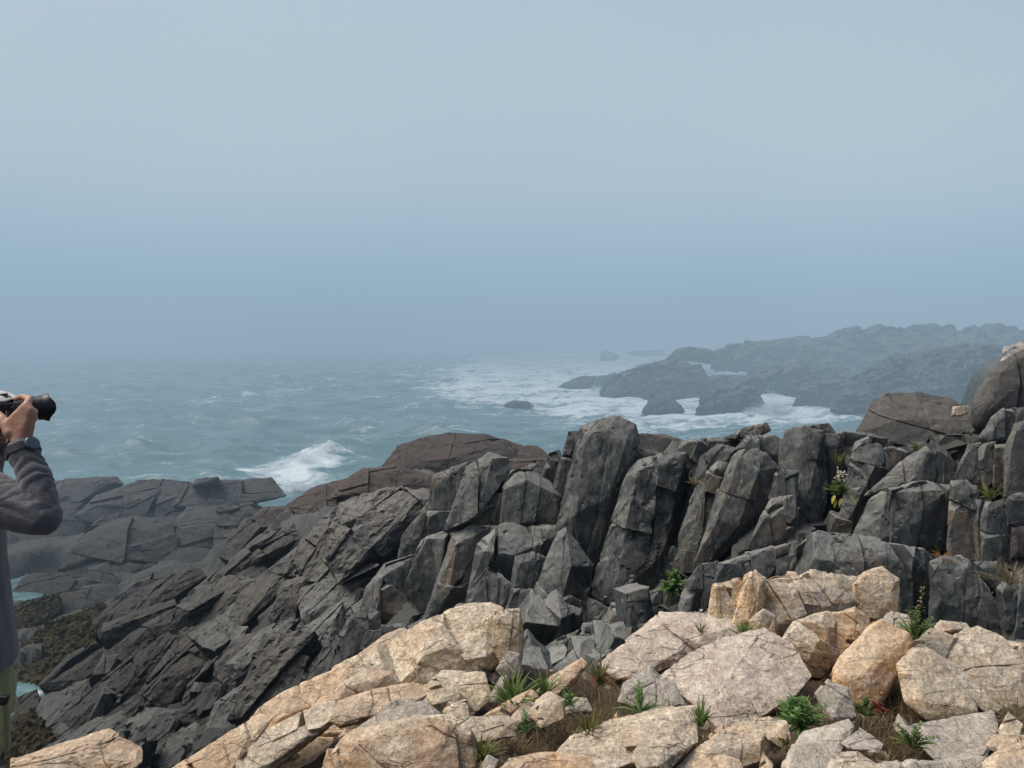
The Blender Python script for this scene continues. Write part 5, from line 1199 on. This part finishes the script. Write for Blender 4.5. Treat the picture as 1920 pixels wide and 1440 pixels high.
def make_dry_grass(G):
    L = Leaves()
    spots = [(1060, 1350, 90, 45, 900), (1000, 1400, 80, 30, 500), (940, 1400, 50, 30, 300), (1640, 1370, 90, 60, 800), (1320, 1390, 50, 25, 320), (1480, 1345, 60, 25, 260), (1545, 1255, 30, 18, 200),
             (1700, 1300, 30, 50, 240), (1100, 1290, 70, 20, 220), (1750, 1420, 60, 20, 200), (1180, 1340, 60, 25, 220), (1880, 1345, 50, 25, 220), (1240, 1400, 40, 20, 60)]
    px, py = project(G.reshape(-1, 3)); flat = G.reshape(-1, 3)
    near = (flat[:, 1] > 2.5) & (flat[:, 1] < 5.6)
    cand = flat[near]; cx, cy_ = px[near], py[near]
    for (x, y, rx, ry, n) in spots:
        ok = np.nonzero(((cx - x) / rx) ** 2 + ((cy_ - y) / ry) ** 2 < 1.6)[0]
        if not len(ok): continue
        for k in range(int(n * 1.8)):
            b = cand[ok[rnd.randrange(len(ok))]] + np.array((rnd.gauss(0, .02), rnd.gauss(0, .02), -.01))
            a = rnd.random() * 6.28; tl = .2 + 1.1 * rnd.random()
            L.blade(b, (math.cos(a) * math.sin(tl), math.sin(a) * math.sin(tl), math.cos(tl)), (.06 + .13 * rnd.random()), .0042, 1.3 * rnd.random(), rnd.random(), 'blade', 3)
    o = L.build('dry_grass', M['straw']); tag(o, kind='stuff', label='dry brown grass and stalks between the pale boulders', cat='grass')

def make_fillers(G):
    flat = G.reshape(-1, 3); px, py = project(flat)
    rs = np.random.RandomState(21)
    def drop(n, ymin, ymax, box, lo, hi, style, label, name, group, mats):
        ok = np.nonzero((flat[:, 1] > ymin) & (flat[:, 1] < ymax) & (px > box[0]) & (px < box[2]) & (py > box[1]) & (py < box[3]))[0]
        for k in range(n):
            p = flat[ok[rs.randint(len(ok))]]; sz = (lo + (hi - lo) * rs.rand() ** 1.6)
            st = dict(STYLE[style]); ax = rotmat(*(np.array(st['rot']) + rs.normal(size=3) * .25)).T
            ce = np.array(st['cell']); ce = ce / ce.mean()
            if style == 'pale': ce = np.array((1.2, .9, .6))
            V = []
            for sx in (-1, 1):
                for sy in (-1, 1):
                    for sz_ in (-1, 1):
                        V.append(p + (np.array((sx, sy, sz_)) * ce * sz * .5 * (1 + rs.normal(size=3) * .18)) @ ax)
            for _ in range(4): V.append(p + (unit(rs.normal(size=3)) * ce * sz * .62) @ ax)
            sp = dict(st); V = np.array(V)
            sp.update(size=sz * 1.4, Y0=max(p[1], 2.5), seed=5000 + len(ROCKS) * 13, front=V, back=V, label=label, group=group, name=name, kw={}, hulls=[V], cap=2 if style == 'pale' else 4, mat=mats[rs.randint(len(mats))])
            ROCKS.append(sp)
    drop(85, 8.5, 17, (150, 880, 1900, 1440), .22, .62, 'dark', 'small dark broken block wedged between the larger slabs of the cliff', 'rock_chunk', 'small broken blocks in the cliff', ['dark'])
    drop(30, 5.7, 8.6, (200, 1150, 1250, 1440), .18, .5, 'dark', 'small dark broken block at the foot of the cliff behind the pale boulders', 'rock_chunk', 'small broken blocks at the cliff foot', ['dark'])
    drop(22, 11, 24, (60, 950, 800, 1440), .4, 1.0, 'ridge', 'small angular block lying between the ridges of the slope', 'rock_chunk', 'small broken blocks on the slope', ['ridge', 'dark'])
    drop(140, 2.85, 5.2, (880, 1180, 1900, 1440), .025, .10, 'pale', 'small loose stone lying on the soil between the pale boulders', 'stone', 'loose stones on the soil', ['pale', 'orange', 'greypale', 'pink'])
# ------------------------------------------------------------------ build
make_fog(); make_sea(); make_spray()
GRID = make_ground()
make_fillers(GRID)
finish_rocks()
make_plants(); make_dry_grass(GRID)
make_person()
